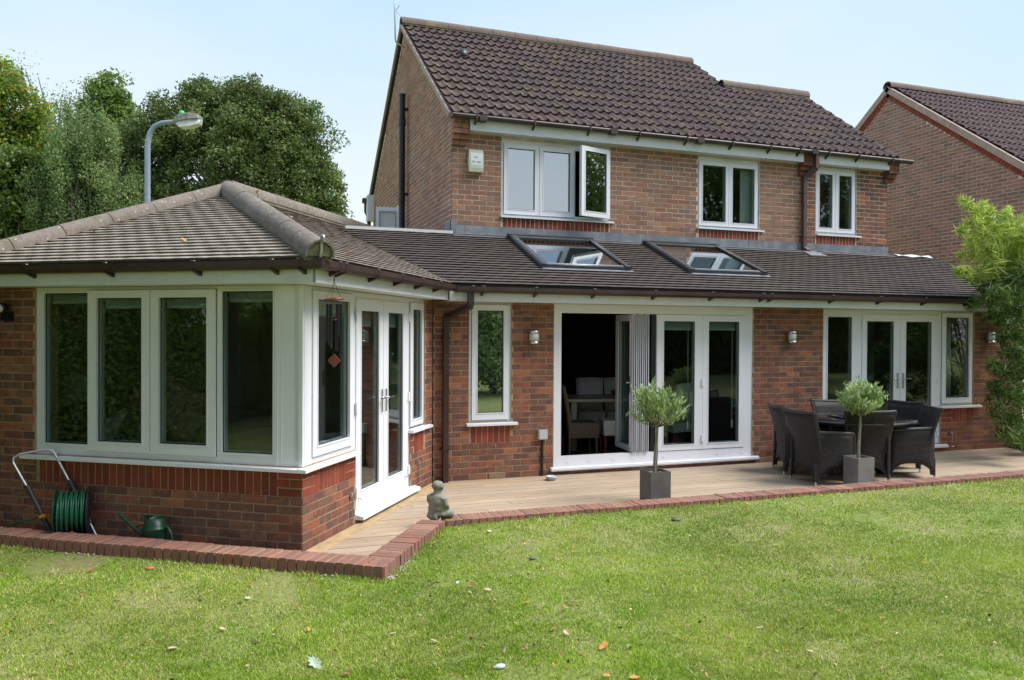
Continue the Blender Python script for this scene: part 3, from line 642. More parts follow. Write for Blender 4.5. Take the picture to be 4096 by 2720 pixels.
# upper wall and gable
wu = MB(); HU = [(3.72, 5.515, 3.565, 4.72), (7.12, 8.32, 3.565, 4.73), (9.49, 10.385, 3.565, 4.75)]
FU.holes(wu, (2.95, 11.07, 2.48, 4.95), HU, -.26, 0); wallU = wu.build('wall', 'mortar_old', house)
HUb = [(3.715, 5.52, 3.33, 4.72), (7.115, 8.325, 3.37, 4.73), (9.485, 10.39, 3.38, 4.75)]
BK.field(FU, wallU, (2.94, 9.19, 3.15, 4.78), HUb[:2], 1, z00=.02)
BK.field(FU, wallU, (9.20, 11.08, 3.15, 4.80), HUb[2:], 0, z00=.02, bond=.1)
for h in HUb: BK.soldier(FU, wallU, h[0]+.02, h[1]-.02, 3.335, 3.545, 2)
RY, RZ, EY, EZ = 14.47, 7.58, 10.87, 4.97; SLP = (RZ-EZ)/(RY-EY); REAR = 2*RY-11.
gt = lambda yy: min(EZ+SLP*(yy-EY), EZ+SLP*(2*RY-EY-yy))-.10
gb = MB(); gb.prism([(2.952, 11.03, 2.48), (2.952, REAR, 2.48), (2.952, REAR, gt(REAR)), (2.952, RY, gt(RY)), (2.952, 11.03, gt(11.03))], (.25, 0, 0)); wallG = gb.build('wall', 'mortar_old', house)
FG = Fr((2.952, 0), (0, 1), (-1, 0))
BK.field(FG, wallG, (10.99, REAR, 3.2, 7.6), [(14.6, 15.9, 0, 4.32)], 1, top=lambda a: gt(a)+.03, z00=.02, bond=.05)
# corbels under the eaves
for cx, cw in ((2.94, .24), (9.10, .24), (10.98, .24)):
    cb = MB()
    for k, (z, dpt) in enumerate(((4.555, .05), (4.63, .10), (4.705, .155), (4.78, .155), (4.855, .155))):
        for j in range(2):
            cb.cr = random.random(); cb.cm = 1 if cx < 9 else 0
            a = cx+j*.115; xo = -.05 if (cx > 10 and False) else 0
            cb.box(a+.003+xo, a+.112+xo, 11-dpt, 10.999, z, z+.068)
    cb.build('corbel', ['brick_new', 'brick_old'], house)
# other walls, floors and ceilings nobody looks at closely but that close the building
ow = MB(); ow.box(10.83, 11.075, 11.27, 15.9, 0, 4.9); ow.box(2.96, 9.2, REAR-.25, REAR, 0, 4.9); ow.box(9.2, 10.82, 15.65, 15.9, 0, 4.9)
ow.prism([(9.0, 13.6, 4.9), (9.0, 15.35, 4.9), (9.0, 14.47, 7.4)], (.12, 0, 0))
ow.prism([(10.93, 11.0, 4.9), (10.93, 15.7, 4.9), (10.93, 13.35, 6.55)], (.14, 0, 0)); ow.box(12.0, 12.24, 9.18, 11, -.02, 2.36)
ow.prism([(12.02, 9.1, 2.36), (12.02, 11, 2.36), (12.02, 11, 3.12)], (.2, 0, 0)); ow.build('wall', 'mortar_old', house)
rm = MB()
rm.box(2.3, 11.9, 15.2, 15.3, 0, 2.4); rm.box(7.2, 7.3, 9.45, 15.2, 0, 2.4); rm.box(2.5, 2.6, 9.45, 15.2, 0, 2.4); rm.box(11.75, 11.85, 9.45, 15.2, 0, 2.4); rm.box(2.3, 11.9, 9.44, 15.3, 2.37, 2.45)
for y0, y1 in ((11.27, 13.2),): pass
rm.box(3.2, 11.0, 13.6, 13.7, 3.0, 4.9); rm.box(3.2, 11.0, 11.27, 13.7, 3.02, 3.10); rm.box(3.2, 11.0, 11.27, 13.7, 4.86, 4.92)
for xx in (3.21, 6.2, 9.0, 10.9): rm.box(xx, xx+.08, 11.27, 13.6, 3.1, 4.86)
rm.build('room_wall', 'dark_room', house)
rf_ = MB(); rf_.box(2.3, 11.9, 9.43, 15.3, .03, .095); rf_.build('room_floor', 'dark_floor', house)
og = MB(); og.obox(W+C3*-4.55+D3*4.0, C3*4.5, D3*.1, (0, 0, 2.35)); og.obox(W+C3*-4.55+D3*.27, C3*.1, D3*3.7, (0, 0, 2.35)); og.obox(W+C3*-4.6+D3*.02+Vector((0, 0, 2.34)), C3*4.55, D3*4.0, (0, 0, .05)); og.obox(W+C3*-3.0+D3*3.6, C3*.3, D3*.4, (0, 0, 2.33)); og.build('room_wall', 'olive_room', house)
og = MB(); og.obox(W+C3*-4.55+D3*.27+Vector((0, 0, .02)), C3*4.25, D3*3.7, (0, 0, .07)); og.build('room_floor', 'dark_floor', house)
# roofs ------------------------------------------------------------------
TN = .414; CP = 1/math.sqrt(1+TN*TN); EAVE = 2.385; OV = .31; H1 = 2.47; HL = 1.08
roofA = Roof(FF.p(OV, OV, EAVE), C3, D3+Vector((0, 0, TN)))          # front slope: a<=0
roofB = Roof(FS.p(-OV, OV, EAVE), D3, -C3+Vector((0, 0, TN)))        # right slope: a>=0
roofC = Roof((0, 8.84, EAVE), (1, 0, 0), (0, 1, TN))                 # lean-to
bm = H1/CP
pa = [(-(H1+HL), 0), (0, 0), (-H1, bm)]
def vly(s_): return (2.573-.447*s_)/.833+OV, (OV-s_)/CP
v0, v1 = vly(OV), vly(-1.74)
hb = lambda b: b*CP
pb1 = [(0, 0), v0, v1, (hb(v1[1]), v1[1])]; pb2 = [(hb(v1[1]), v1[1]), (6.6, v1[1]), (6.6, bm), (H1, bm)]
vX0 = roofB.p(*v0).x; vX1 = roofB.p(*v1).x; bt = (10.93-8.84)/CP
pc = [(vX0, 0), (11.80, 0), (12.12, bt), (vX1, bt)]
r1 = MB(); roofA.body(r1, pa); roofB.body(r1, pb1); roofB.body(r1, pb2); roofC.body(r1, pc)
lb = roofA.p(-(H1+HL), 0); ap = roofA.p(-H1, bm); bk_ = ap+D3*4.4
r1.prism([lb, ap, bk_, lb+D3*6.5], (0, 0, -.08)); lowroof = r1.build('roof', 'under', house)
TL = Tiles(house, 'roof_tile', 'tile_courses')
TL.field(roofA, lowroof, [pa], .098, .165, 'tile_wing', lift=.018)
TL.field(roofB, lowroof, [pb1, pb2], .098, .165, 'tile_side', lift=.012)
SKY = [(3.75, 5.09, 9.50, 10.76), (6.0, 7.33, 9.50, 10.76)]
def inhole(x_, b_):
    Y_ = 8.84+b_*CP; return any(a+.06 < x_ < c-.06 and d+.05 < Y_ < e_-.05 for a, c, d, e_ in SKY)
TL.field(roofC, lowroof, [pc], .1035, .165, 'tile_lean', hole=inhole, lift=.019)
TL.finish(300)
# hip and ridge tiles
def ridge_run(p0, p1, r, name, mat, L=.45, bed=True, capend=False, tilt=0):
    p0, p1 = Vector(p0), Vector(p1); n = max(1, round((p1-p0).length/L)); 
    for i in range(n):
        a = p0.lerp(p1, i/n); b = p0.lerp(p1, (i+.985)/n); mb = MB(); mb.cr = random.random(); halfround(mb, a+Vector((0, 0, random.uniform(-.004, .004))), b, r, .016); mb.build('ridge_tile', mat, name)
    if bed:
        mb = MB(); d = (p1-p0).normalized(); sd_ = d.cross(Vector((0, 0, 1))).normalized()
        mb.obox(p0+d*.05-sd_*(r*.9)-Vector((0, 0, .055)), p1-p0-d*.05, sd_*(r*1.8), (0, 0, .06)); mb.build('bedding', 'bedding', name)
zr = Vector((0, 0, .035))
ap = roofA.p(-H1, bm)
ridge_run(roofA.p(.03, -.04, 0)+zr*.9, ap+zr, .115, lowroof, 'ridge')
ridge_run(roofA.p(-(H1+HL), 0)+zr*.4, ap+zr*.9, .10, lowroof, 'ridge')
ridge_run(ap+zr-D3*.03, ap+zr+D3*4.05, .125, lowroof, 'ridge', .45)
mb = MB(); e0 = roofA.p(.03, -.04, 0)+zr*.6; hdir = (ap-e0).normalized(); sv_ = hdir.cross(Vector((0, 0, 1))).normalized(); uv_ = sv_.cross(hdir); mb.prism([e0+hdir*.02+sv_*.1*math.cos(PI*k/10)+uv_*(.1*math.sin(PI*k/10)) for k in range(11)], hdir*.03); mb.build('bedding', 'bedding', lowroof)
mb = MB(); hp = FF.p(.30, .30, 2.37); hd = (C3-D3).normalized()
mb.tube([hp+hd*.0, hp+hd*.055+Vector((0, 0, .02)), hp+hd*.07+Vector((0, 0, .07)), hp+hd*.075+Vector((0, 0, .15)), hp+hd*.10+Vector((0, 0, .178)), hp+hd*.13+Vector((0, 0, .17)), hp+hd*.13+Vector((0, 0, .145)), hp+hd*.115+Vector((0, 0, .14))], .012, 6); mb.build('hip_iron', 'steel', lowroof)
# main roof
mroof = Roof((0, EY, EZ), (1, 0, 0), (0, 1, SLP)); cm = 1/math.sqrt(1+SLP*SLP); LM = (RY-EY)/cm; LR = (13.35-EY)/cm
r2_ = MB(); XA, XB, XC = 2.90, 9.14, 11.24
mroof.body(r2_, [(XA, 0), (XC, 0), (XC, LR), (XA, LR)], .06); mroof.body(r2_, [(XA, LR), (XB, LR), (XB, LM), (XA, LM)], .06)
r2_.prism([(XA, RY, RZ-.01), (XB, RY, RZ-.01), (XB, 2*RY-EY, EZ), (XA, 2*RY-EY, EZ)], (0, 0, -.07))
zl = EZ+SLP*(13.35-EY); r2_.prism([(XB, 13.35, zl-.01), (XC, 13.35, zl-.01), (XC, 2*13.35-EY, EZ), (XB, 2*13.35-EY, EZ)], (0, 0, -.07)); hiroof = r2_.build('roof', 'under', house)
g = .34; cnt = {}; base = Vector(BASE[house.name]); LST = []
for i in range(13):
    b0 = i*g+.01; j = 0
    while XA+j*.3 < XC-.05:
        x0 = XA+j*.3; j += 1
        lim = LM if x0+.2 < XB+.05 else LR
        if b0+g*.3 < lim: LST.append((x0, b0, min(1.05*g, lim-b0)))
LST.sort(key=lambda t: (t[1], t[0])); bulk = MB(); nind = 0
for x0, b0, ln in LST:
    full = ln > g and x0+.3 <= XC+.01
    if full and nind < 300:
        nind += 1; key = random.randrange(5)
        if key not in cnt: m1 = MB(); m1.cr = random.random(); wave_geo(m1, Roof((0, 0, 0), (1, 0, 0), (0, 1, 0)), 0, 2, 0, g); cnt[key] = m1.mesh('pantile', 'pantile')
        o = bpy.data.objects.new('pantile', cnt[key]); COL.objects.link(o); o.parent = hiroof; M4 = Matrix((mroof.ex, mroof.es, mroof.n)).transposed().to_4x4(); M4.translation = mroof.p(x0, b0+random.uniform(-.004, .004), random.uniform(-.002, .003))-base; o.matrix_local = M4
    else: bulk.cr = random.random(); wave_geo(bulk, mroof, x0, 2, b0, g, xmax=XC, bmax=b0+ln)
if bulk.v: bulk.build('pantile_courses', 'pantile', house)['kind'] = 'stuff'
ridge_run((XA-.02, RY, RZ+.03), (XB+.02, RY, RZ+.03), .125, hiroof, 'ridge_up')
ridge_run((XB+.0, 13.35, zl+.03), (XC+.02, 13.35, zl+.03), .12, hiroof, 'ridge_up')
vg = MB(); 
vg.prism([mroof.p(XA-.035, 0, -.05), mroof.p(XA-.035, 0, .02), mroof.p(XA-.035, LM, .02), mroof.p(XA-.035, LM, -.05)], (.05, 0, 0)); vg.build('verge', 'verge', house); vg = MB()
vg.prism([mroof.p(XC, .0, -.05), mroof.p(XC, 0, .01), mroof.p(XC, LR, .01), mroof.p(XC, LR, -.05)], (.03, 0, 0)); vg.build('verge', 'verge', house); vg = MB()
vg.prism([mroof.p(XB, LR, -.05), mroof.p(XB, LR, .01), mroof.p(XB, LM, .01), mroof.p(XB, LM, -.05)], (.03, 0, 0)); vg.build('verge', 'verge', house); vg = MB()
vg.prism([(XA-.035, RY, RZ-.06), (XA-.035, RY, RZ+.02), (XA-.035, 2*RY-EY, EZ+.02), (XA-.035, 2*RY-EY, EZ-.06)], (.05, 0, 0)); vg.build('verge', 'verge', house)
vt = MB(); vp_ = mroof.p(3.72, 2.9, 0); vt.lathe([(.0, 0), (.11, .0), (.115, .05), (.09, .10), (.04, .125), (0, .13)], vp_, 14, axis=mroof.n-mroof.es*.5); vt.build('roof_vent', 'black', house)
# fascias, soffits, gutters
fa = MB(); FF.box(fa, -4.6, .25, .225, .25, 2.20, 2.37); FS.box(fa, -.25, 2.97, .225, .2495, 2.20, 2.37); fa.build('fascia', 'fascia', house)
EXO = .30
fe = MB(); FE.box(fe, 2.36, 12.05, EXO-.022, EXO, 2.19, 2.36); fe.build('fascia', 'fascia', house)
fu = MB(); FU.box(fu, 3.185, 9.10, .135, .157, 4.755, 4.925); FU.box(fu, 9.345, 10.975, .135, .157, 4.755, 4.925); fu.build('fascia', 'fascia', house)
sf = MB(); FF.box(sf, -4.6, .23, .0, .224, 2.203, 2.212); FS.box(sf, 0, 2.95, .0, .224, 2.2031, 2.2121); sf.build('soffit', 'fascia', house)
sf = MB(); FE.box(sf, 2.36, 12.05, .0, EXO-.023, 2.193, 2.203); sf.build('soffit', 'fascia', house)
sf = MB(); FU.box(sf, 3.185, 9.10, .0, .134, 4.758, 4.765); FU.box(sf, 9.345, 10.975, 0, .134, 4.758, 4.765); sf.build('soffit', 'fascia', house)
def gutter(mb, fr, a0, a1, c, zt, w_=.105, h_=.072, m0=0., m1=0.):
    # square-line channel, open at the top; m0/m1 shift the outer corner for a mitre
    prof = [(0, zt), (0, zt-h_), (w_*.82, zt-h_), (w_, zt-h_*.62), (w_, zt), (w_-.006, zt), (w_-.006, zt-h_*.55), (w_*.78, zt-h_+.006), (.006, zt-h_+.006), (.006, zt)]
    n = len(prof); A = [fr.p(a0+m0*q, c+q, z) for q, z in prof]; B = [fr.p(a1+m1*q, c+q, z) for q, z in prof]
    mb.add(A+B, [(i, (i+1) % n, n+(i+1) % n, n+i) for i in range(n)])
    mb.obox(fr.p(a0, c+.001, zt-h_+.0065), fr.ex*(a1-a0), fr.en*(w_*.75), (0, 0, .02))
def bracket(fr, a, c, zt, w_=.105, h_=.075, mat='gutter'):
    mb = MB(); fr.box(mb, a-.014, a+.014, c-.001, c+w_+.003, zt-h_-.004, zt-h_+.002); fr.box(mb, a-.014, a+.014, c+w_-.002, c+w_+.004, zt-h_*.62, zt+.006)
    mb.prism([fr.p(a-.014, c, zt-h_-.003), fr.p(a-.014, c, zt-h_-.036), fr.p(a-.014, c+w_*.85, zt-h_-.003)], fr.ex*.028); b_ = mb.build('gutter_bracket', mat, house)
    mb = MB(); fr.box(mb, a-.016, a+.016, c+w_-.016, c+w_+.002, zt+.003, zt+.009); mb.build('clip', 'grey_plastic', b_)
GZ = 2.372
gm = MB(); gutter(gm, FF, -4.6, .25, .251, GZ, m1=1); gutter(gm, FS, -.25, 2.93, .251, GZ, m0=-1); gm.build('gutter', 'gutter', house)
gm = MB(); gutter(gm, FE, 2.42, 11.6, EXO+.001, GZ-.012); gm.build('gutter', 'gutter', house)
for a in (-3.2, -2.42, -1.62, -.78, -.08, .16): bracket(FF, a, .251, GZ)
for a in (-.02, .08, .72, 1.30, 1.86, 2.42): bracket(FS, a, .251, GZ)
for a in (2.62, 2.75, 3.42, 4.2, 5.06, 5.92, 6.72, 6.86, 7.9, 8.75, 9.6, 10.45, 11.2): bracket(FE, a, EXO+.001, GZ-.012)
# upper half round gutter, sloping ends over the corbels
gm = MB(); c_ = 10.83-.045
prof = [(-.055, 0), (-.052, -.028), (-.032, -.052), (0, -.06), (.032, -.052), (.052, -.028), (.055, 0), (.049, 0), (.03, -.046), (0, -.053), (-.03, -.046), (-.049, 0)]
A = [(2.89, c_+q, 4.955+z) for q, z in prof]; B = [(11.42, c_+q, 4.94+z) for q, z in prof]; n = len(prof); gm.smooth = True; gm.add(A+B, [(i, (i+1) % n, n+(i+1) % n, n+i) for i in range(n)]); gm.smooth = False
gm.add(B[:7], [tuple(range(7))]); gm.build('gutter', 'gutter_up', house)
for a in (3.25, 4.15, 5.05, 5.9, 6.75, 7.6, 8.35, 8.95, 9.55, 10.2, 10.95):
    mb = MB(); mb.box(a-.012, a+.012, c_-.06, c_+.06, 4.94-.066, 4.94-.058); mb.box(a-.012, a+.012, c_-.062, c_-.056, 4.89, 4.96); mb.prism([(a-.012, 10.84, 4.88), (a-.012, 10.84, 4.83), (a-.012, c_-.02, 4.88)], (.024, 0, 0)); mb.build('gutter_bracket', 'gutter_up', house)
for a in (3.35, 5.45, 7.0, 9.25): 
    mb = MB(); mb.box(a-.06, a+.06, c_-.06, c_+.056, 4.885-.008, 4.888); mb.box(a-.06, a+.06, c_-.061, c_-.055, 4.885, 4.96); mb.build('gutter_union', 'gutter_up', house)
def pipe(pts, w_, mat, clips=()):
    mb = MB(); 
    for a, b in zip(pts, pts[1:]):
        a, b = Vector(a), Vector(b); d = (b-a).normalized(); x_ = Vector((1, 0, 0)); yv = d.cross(x_).normalized() if abs(d.x) < .9 else Vector((0, 1, 0)); xv = yv.cross(d).normalized()
        L_ = (b-a).length; mb.obox(a-xv*w_/2-yv*w_/2-d*.008, xv*w_, yv*w_, d*(L_+.016))
    o = mb.build('downpipe', mat, house)
    for (x_, y_, z_) in clips:
        mb = MB(); mb.box(x_-w_/2-.006, x_+w_/2+.006, y_-w_/2-.006, y_+w_/2+.01, z_-.015, z_+.015); mb.box(x_-w_/2-.03, x_+w_/2+.03, y_+w_/2, y_+w_/2+.012, z_-.015, z_+.015); mb.build('clip', mat, o)
pipe([(2.60, 8.81, 2.30), (2.60, 8.81, 2.13), (2.38, 9.12, 2.0), (2.38, 9.12, .0)], .066, 'gutter', [(2.38, 9.12, .4), (2.38, 9.12, 1.75)])
pipe([(9.33, 10.80, 4.93), (9.33, 10.80, 4.66), (9.20, 10.94, 4.52), (9.20, 10.94, 3.30), (9.22, 10.86, 3.24)], .068, 'pipe_up', [(9.20, 10.94, 4.25), (9.20, 10.94, 3.5)])
# lead flashing along the wall and the white capping to its left
xs_ = [2.93, 3.14, 4.10, 5.45, 7.0, 8.1, 8.5, 9.12, 9.32, 9.9, 10.3, 11.1]
fl = MB()
for a, b in zip(xs_, xs_[1:]):
    j = random.uniform(-.004, .004); fl.box(a+.002, b-.002, 10.975+j, 10.99, 3.225, 3.395+j)
    fl.prism([(a+.002, 10.99, 3.268), (b-.002, 10.99, 3.268), (b-.002, 10.80, 3.212), (a+.002, 10.80, 3.212)], (0, 0, .006))
fl.box(2.93, 3.0, 10.965, 11.0, 3.28, 3.47)
fl.prism([(2.93, 10.96, 3.24), (2.93, 10.96, 3.47), (2.93, 11.2, 3.45), (2.93, 11.7, 3.30), (2.93, 11.7, 3.24)], (.012, 0, 0)); fl.prism([(9.05, 10.60, 3.135), (9.4, 10.60, 3.135), (9.36, 10.82, 3.225), (9.08, 10.82, 3.225)], (0, 0, .012))
fl.build('lead_flashing', 'lead', house)
wc = MB(); wc.box(vX1+.12, 2.935, 10.86, 10.97, 3.225, 3.285); wc.box(1.0, 2.95, 10.97, 14.5, 3.13, 3.235); wc.build('flat_roof_edge', 'lead_pale', house)
pl_ = MB(); G = [[(11.15+i*.09+random.uniform(-.01, .01), 10.80+j*.05, 3.225+j*.018+.010*math.sin(i*1.3+j)) for i in range(10)] for j in range(3)]; pl_.grid(G, (0, 0, .006)); pl_.build('lead_sheet', 'lead_pale', house)
# ------------------------------------------------------------------ windows and doors
def ring(mb, fr, r, g_, c0, c1): fr.holes(mb, r, [g_], c0, c1)
def pane(fr, g_, c, parent, mat='glass', blind=0., blindc=.07):
    mb = MB(); fr.box(mb, g_[0]-.004, g_[1]+.004, c-.012, c-.005, g_[2]-.004, g_[3]+.004); o = mb.build('pane', mat, parent)
    mb = MB(); fr.holes(mb, (g_[0]-.001, g_[1]+.001, g_[2]-.001, g_[3]+.001), [(g_[0]+.008, g_[1]-.008, g_[2]+.008, g_[3]-.008)], c-.004, c+.001); mb.build('gasket', 'gasket', parent)
    mb = MB(); fr.holes(mb, (g_[0], g_[1], g_[2], g_[3]), [(g_[0]+.012, g_[1]-.012, g_[2]+.012, g_[3]-.012)], c-.05, c-.034); mb.build('glazing_bar', 'bead', parent)
    if blind:
        mb = MB()
        k = 0; z = g_[3]-.01
        while z > g_[3]-blind: fr.box(mb, g_[0]+.01, g_[1]-.01, c-blindc-.03, c-blindc, z-.009, z-.002); z -= .010
        fr.box(mb, g_[0]+.01, g_[1]-.01, c-blindc-.03, c-blindc, z-.03, z-.002); mb.build('blind', 'blind', parent)
    return o
def window(fr, rect, lights, c=-.02, sill=None, name='window', glassm='glass', blind=0., depth=.07, sillz=None):
    mb = MB(); fr.holes(mb, rect, [l['g'] for l in lights], c-depth, c); wn = mb.build(name, 'upvc', house)
    for l in lights:
        if l.get('open'): continue
        g_ = l['g']; 
        if 's' in l:
            mb = MB(); s = l['s']; ring(mb, fr, s, (g_[0], g_[1], g_[2], g_[3]), c+.001, c+.022); mb2 = MB()
            b_ = .012; ring(mb, fr, (g_[0]-b_, g_[1]+b_, g_[2]-b_, g_[3]+b_), g_, c+.0225, c+.027)
            sh = mb.build('sash', 'upvc', wn)
            mb = MB(); ring(mb, fr, (s[0]-.004, s[1]+.004, s[2]-.004, s[3]+.004), s, c-.001, c+.0045); mb.build('gasket', 'gasket', wn)
            pane(fr, g_, c+.0, wn, glassm, l.get('blind', blind))
        else:
            mb = MB(); b_ = .014; ring(mb, fr, (g_[0]-b_, g_[1]+b_, g_[2]-b_, g_[3]+b_), g_, c+.001, c+.008); mb.build('bead', 'upvc', wn)
            pane(fr, g_, c-.012, wn, glassm, l.get('blind', blind))
    if sill:
        mb = MB(); a0, a1, dp = sill; z = sillz if sillz is not None else rect[2]
        mb.prism([fr.p(a0, -.02, z-.006), fr.p(a0, dp, z-.020), fr.p(a0, dp, z-.046), fr.p(a0, -.02, z-.046)], fr.ex*(a1-a0)); mb.build('sill', 'upvc', wn)
    return wn
# garden room front: four lights
zt = 2.20
wA = window(FF, (SL, -.265, .70, zt), [dict(g=(-2.594, -2.12, .80, 2.15)), dict(g=(-2.015, -1.547, .835, 2.103), s=(-2.11, -1.468, .75, 2.17)), dict(g=(-1.374, -.902, .84, 2.103), s=(-1.460, -.82, .75, 2.17)), dict(g=(-.765, -.283, .788, 2.153))], blind=.055)
mb = MB(); mb.prism([FF.p(-2.80, -.02, .694), FF.p(-2.80, .055, .685), FF.p(-2.80, .055, .658), FF.p(-2.80, -.02, .658)], C3*2.86); 
mb.prism([FS.p(-.05, -.02, .694), FS.p(-.05, .055, .685), FS.p(-.05, .055, .658), FS.p(-.05, -.02, .658)], D3*1.04); mb.build('sill', 'upvc', wA)
mb = MB(); FF.box(mb, -.265, -.012, -.09, -.012, .695, zt); FS.box(mb, .012, .17, -.09, -.012, .695, zt)
FF.box(mb, -.04, -.004, -.03, -.004, .695, zt)
for a in (-.24, -.20): FF.box(mb, a, a+.004, -.012, -.009, .70, zt)
FS.box(mb, .045, .05, -.012, -.009, .70, zt); mb.build('corner_panel', 'upvc', house)
window(FS, (.165, .985, .70, zt), [dict(g=(.253, .86, .838, 2.093), s=(.175, .94, .757, 2.165))], blind=.10)
window(FS, (2.39, 2.84, .74, zt), [dict(g=(2.46, 2.73, .83, 2.073), s=(2.395, 2.80, .76, 2.15))], sill=(2.36, 2.99, .055), sillz=.735, blind=.08)
window(FE, (2.69, 3.24, .71, 2.19), [dict(g=(2.797, 3.136, .821, 2.09), s=(2.726, 3.205, .735, 2.16))], sill=(2.652, 3.315, .055), blind=.05, glassm='glass_tree')
# handles
def lever(fr, a, z, c, parent, sgn=1):
    mb = MB(); fr.box(mb, a-.013, a+.013, c, c+.012, z-.115, z+.115); mb.tube([fr.p(a, c+.01, z+.03), fr.p(a, c+.05, z+.03)], .009, 8); mb.tube([fr.p(a, c+.05, z+.03), fr.p(a+sgn*.05, c+.055, z+.032), fr.p(a+sgn*.115, c+.05, z+.03)], .008, 8)
    o = mb.build('handle', 'metal', parent)
def hinge(fr, a, z, c, parent):
    mb = MB(); fr.box(mb, a-.018, a+.018, c, c+.016, z-.05, z+.05); mb.build('hinge', 'upvc', parent)
def french(fr, rect, l1, l2, g1, g2, sill, c=-.02, blind=0.):
    mb = MB(); fr.holes(mb, rect, [(l1[0], l2[1], l1[2], l1[3])], c-.07, c); fm = mb.build('door_frame', 'upvc', house)
    for l, g_, s_ in ((l1, g1, -1), (l2, g2, 1)):
        mb = MB(); ring(mb, fr, (l[0]+.003, l[1]-.003, l[2]+.002, l[3]-.003), g_, c-.045, c+.012); b_ = .012; ring(mb, fr, (g_[0]-b_, g_[1]+b_, g_[2]-b_, g_[3]+b_), g_, c+.0125, c+.017)
        dr = mb.build('door', 'upvc', house); pane(fr, g_, c, dr, 'glass', blind)
        lever(fr, l[1]-.052 if s_ < 0 else l[0]+.052, 1.115, c+.013, dr, s_)
        mb = MB(); a_ = l[0]+.05 if s_ < 0 else l[1]-.09; mb.tube([fr.p(a_, c+.012, l[2]+.11), fr.p(a_, c+.03, l[2]+.10), fr.p(a_+.02, c+.032, l[2]+.085)], .006, 6); mb.build('door_stay', 'metal', dr)
        for z in (l[2]+.16, 1.1, l[3]-.16): hinge(fr, l[0] if s_ < 0 else l[1], z, c+.013, dr)
    mb = MB(); a0, a1, dp, z = sill; mb.prism([fr.p(a0, -.02, z), fr.p(a0, .0, z-.002), fr.p(a0, dp, z-.018), fr.p(a0, dp, z-.048), fr.p(a0, -.02, z-.048)], fr.ex*(a1-a0)); mb.build('sill', 'upvc', fm)
french(FS, (.985, 2.39, .075, zt), (1.02, 1.66, .125, 2.14), (1.66, 2.345, .125, 2.14), (1.13, 1.54, .292, 2.02), (1.78, 2.18, .298, 2.018), (.99, 2.50, .085, .085), blind=.11)
# right hand doors with side lights
french(FE, (8.765, 10.345, .10, 2.19), (8.80, 9.53, .135, 2.125), (9.53, 10.29, .135, 2.125), (8.885, 9.40, .30, 2.017), (9.64, 10.155, .30, 2.017), (8.70, 10.46, .055, .115))
window(FE, (8.07, 8.765, .72, 2.19), [dict(g=(8.165, 8.61, .81, 2.075))], sill=(8.03, 8.77, .055))
window(FE, (10.345, 11.03, .72, 2.19), [dict(g=(10.44, 10.925, .83, 2.09), s=(10.37, 10.99, .75, 2.16))], sill=(10.32, 11.16, .055))
# folding doors
mb = MB(); FE.holes(mb, (3.817, 6.846, .098, 2.19), [(3.925, 6.71, .225, 2.075)], -.09, -.012); bf = mb.build('door_frame', 'upvc', house)
mb = MB(); mb.prism([FE.p(3.77, -.02, .102), FE.p(3.77, .055, .09), FE.p(3.77, .055, .052), FE.p(3.77, -.02, .052)], Vector((3.16, 0, 0))); FE.box(mb, 3.77, 6.93, .055, .060, .066, .074); mb.build('sill', 'upvc', bf)
mb = MB(); FE.box(mb, 3.80, 6.86, -.02, .0, .052, .098); mb.build('threshold', 'upvc', bf)
for x_ in (4.02, 4.33, 4.68, 4.97, 5.43, 5.79, 6.28, 6.68):
    mb = MB(); FE.box(mb, x_-.018, x_+.018, -.012, -.004, .150, .160); mb.build('drain_cover', 'upvc', bf)
for (a0, a1, g_) in ((5.315, 6.03, (5.42, 5.903, .308, 1.983)), (6.034, 6.708, (6.124, 6.62, .31, 1.985))):
    mb = MB(); ring(mb, FE, (a0, a1, .232, 2.070), g_, -.065, -.005); b_ = .013; ring(mb, FE, (g_[0]-b_, g_[1]+b_, g_[2]-b_, g_[3]+b_), g_, -.0048, .000)
    dr = mb.build('folding_door', 'upvc', house); pane(FE, g_, -.014, dr, 'glass', .085)
    mb = MB()
    for dx in (0, .012): mb.tube([FE.p(g_[1]-.06+dx, -.09, 1.9), FE.p(g_[1]-.06+dx, -.09, .60 if g_[0] < 6 else .62)], .002, 4)
    FE.box(mb, g_[1]-.066, g_[1]-.040, -.095, -.082, .50, .61); mb.build('blind_cord', 'cream', dr)
    if g_[0] > 6:
        for z in (.38, 1.15, 1.92): hinge(FE, 6.032, z, -.003, dr)
# the folded stack: three leaves standing edge-on
for k, xx in enumerate((5.005, 5.095, 5.185)):
    an_ = math.radians(7.5); fr2 = Fr((xx, 9.17), (math.sin(an_), math.cos(an_)), (-math.cos(an_), math.sin(an_))); L0, L1 = -.015, .66
    mb = MB(); g_ = (L0+.11, L1-.11, .31, 1.98); ring(mb, fr2, (L0, L1, .232, 2.068), g_, 0, .06); ring(mb, fr2, (g_[0]-.012, g_[1]+.012, g_[2]-.012, g_[3]+.012), g_, .0602, .065)
    dr = mb.build('folding_door', 'upvc', house); pane(fr2, g_, .045, dr, 'glass')
    mb = MB(); fr2.box(mb, L0-.004, L0-.0005, .012, .026, .24, 2.06); fr2.box(mb, L0-.004, L0-.0005, .04, .052, .24, 2.06); mb.build('seal', 'gasket', dr)
    if k == 0: lever(fr2, L0+.075, 1.13, .065, dr, 1)
mb = MB(); mb.box(5.245, 5.31, 9.20, 9.26, .232, 2.068); mb.build('seal', 'black', bf)
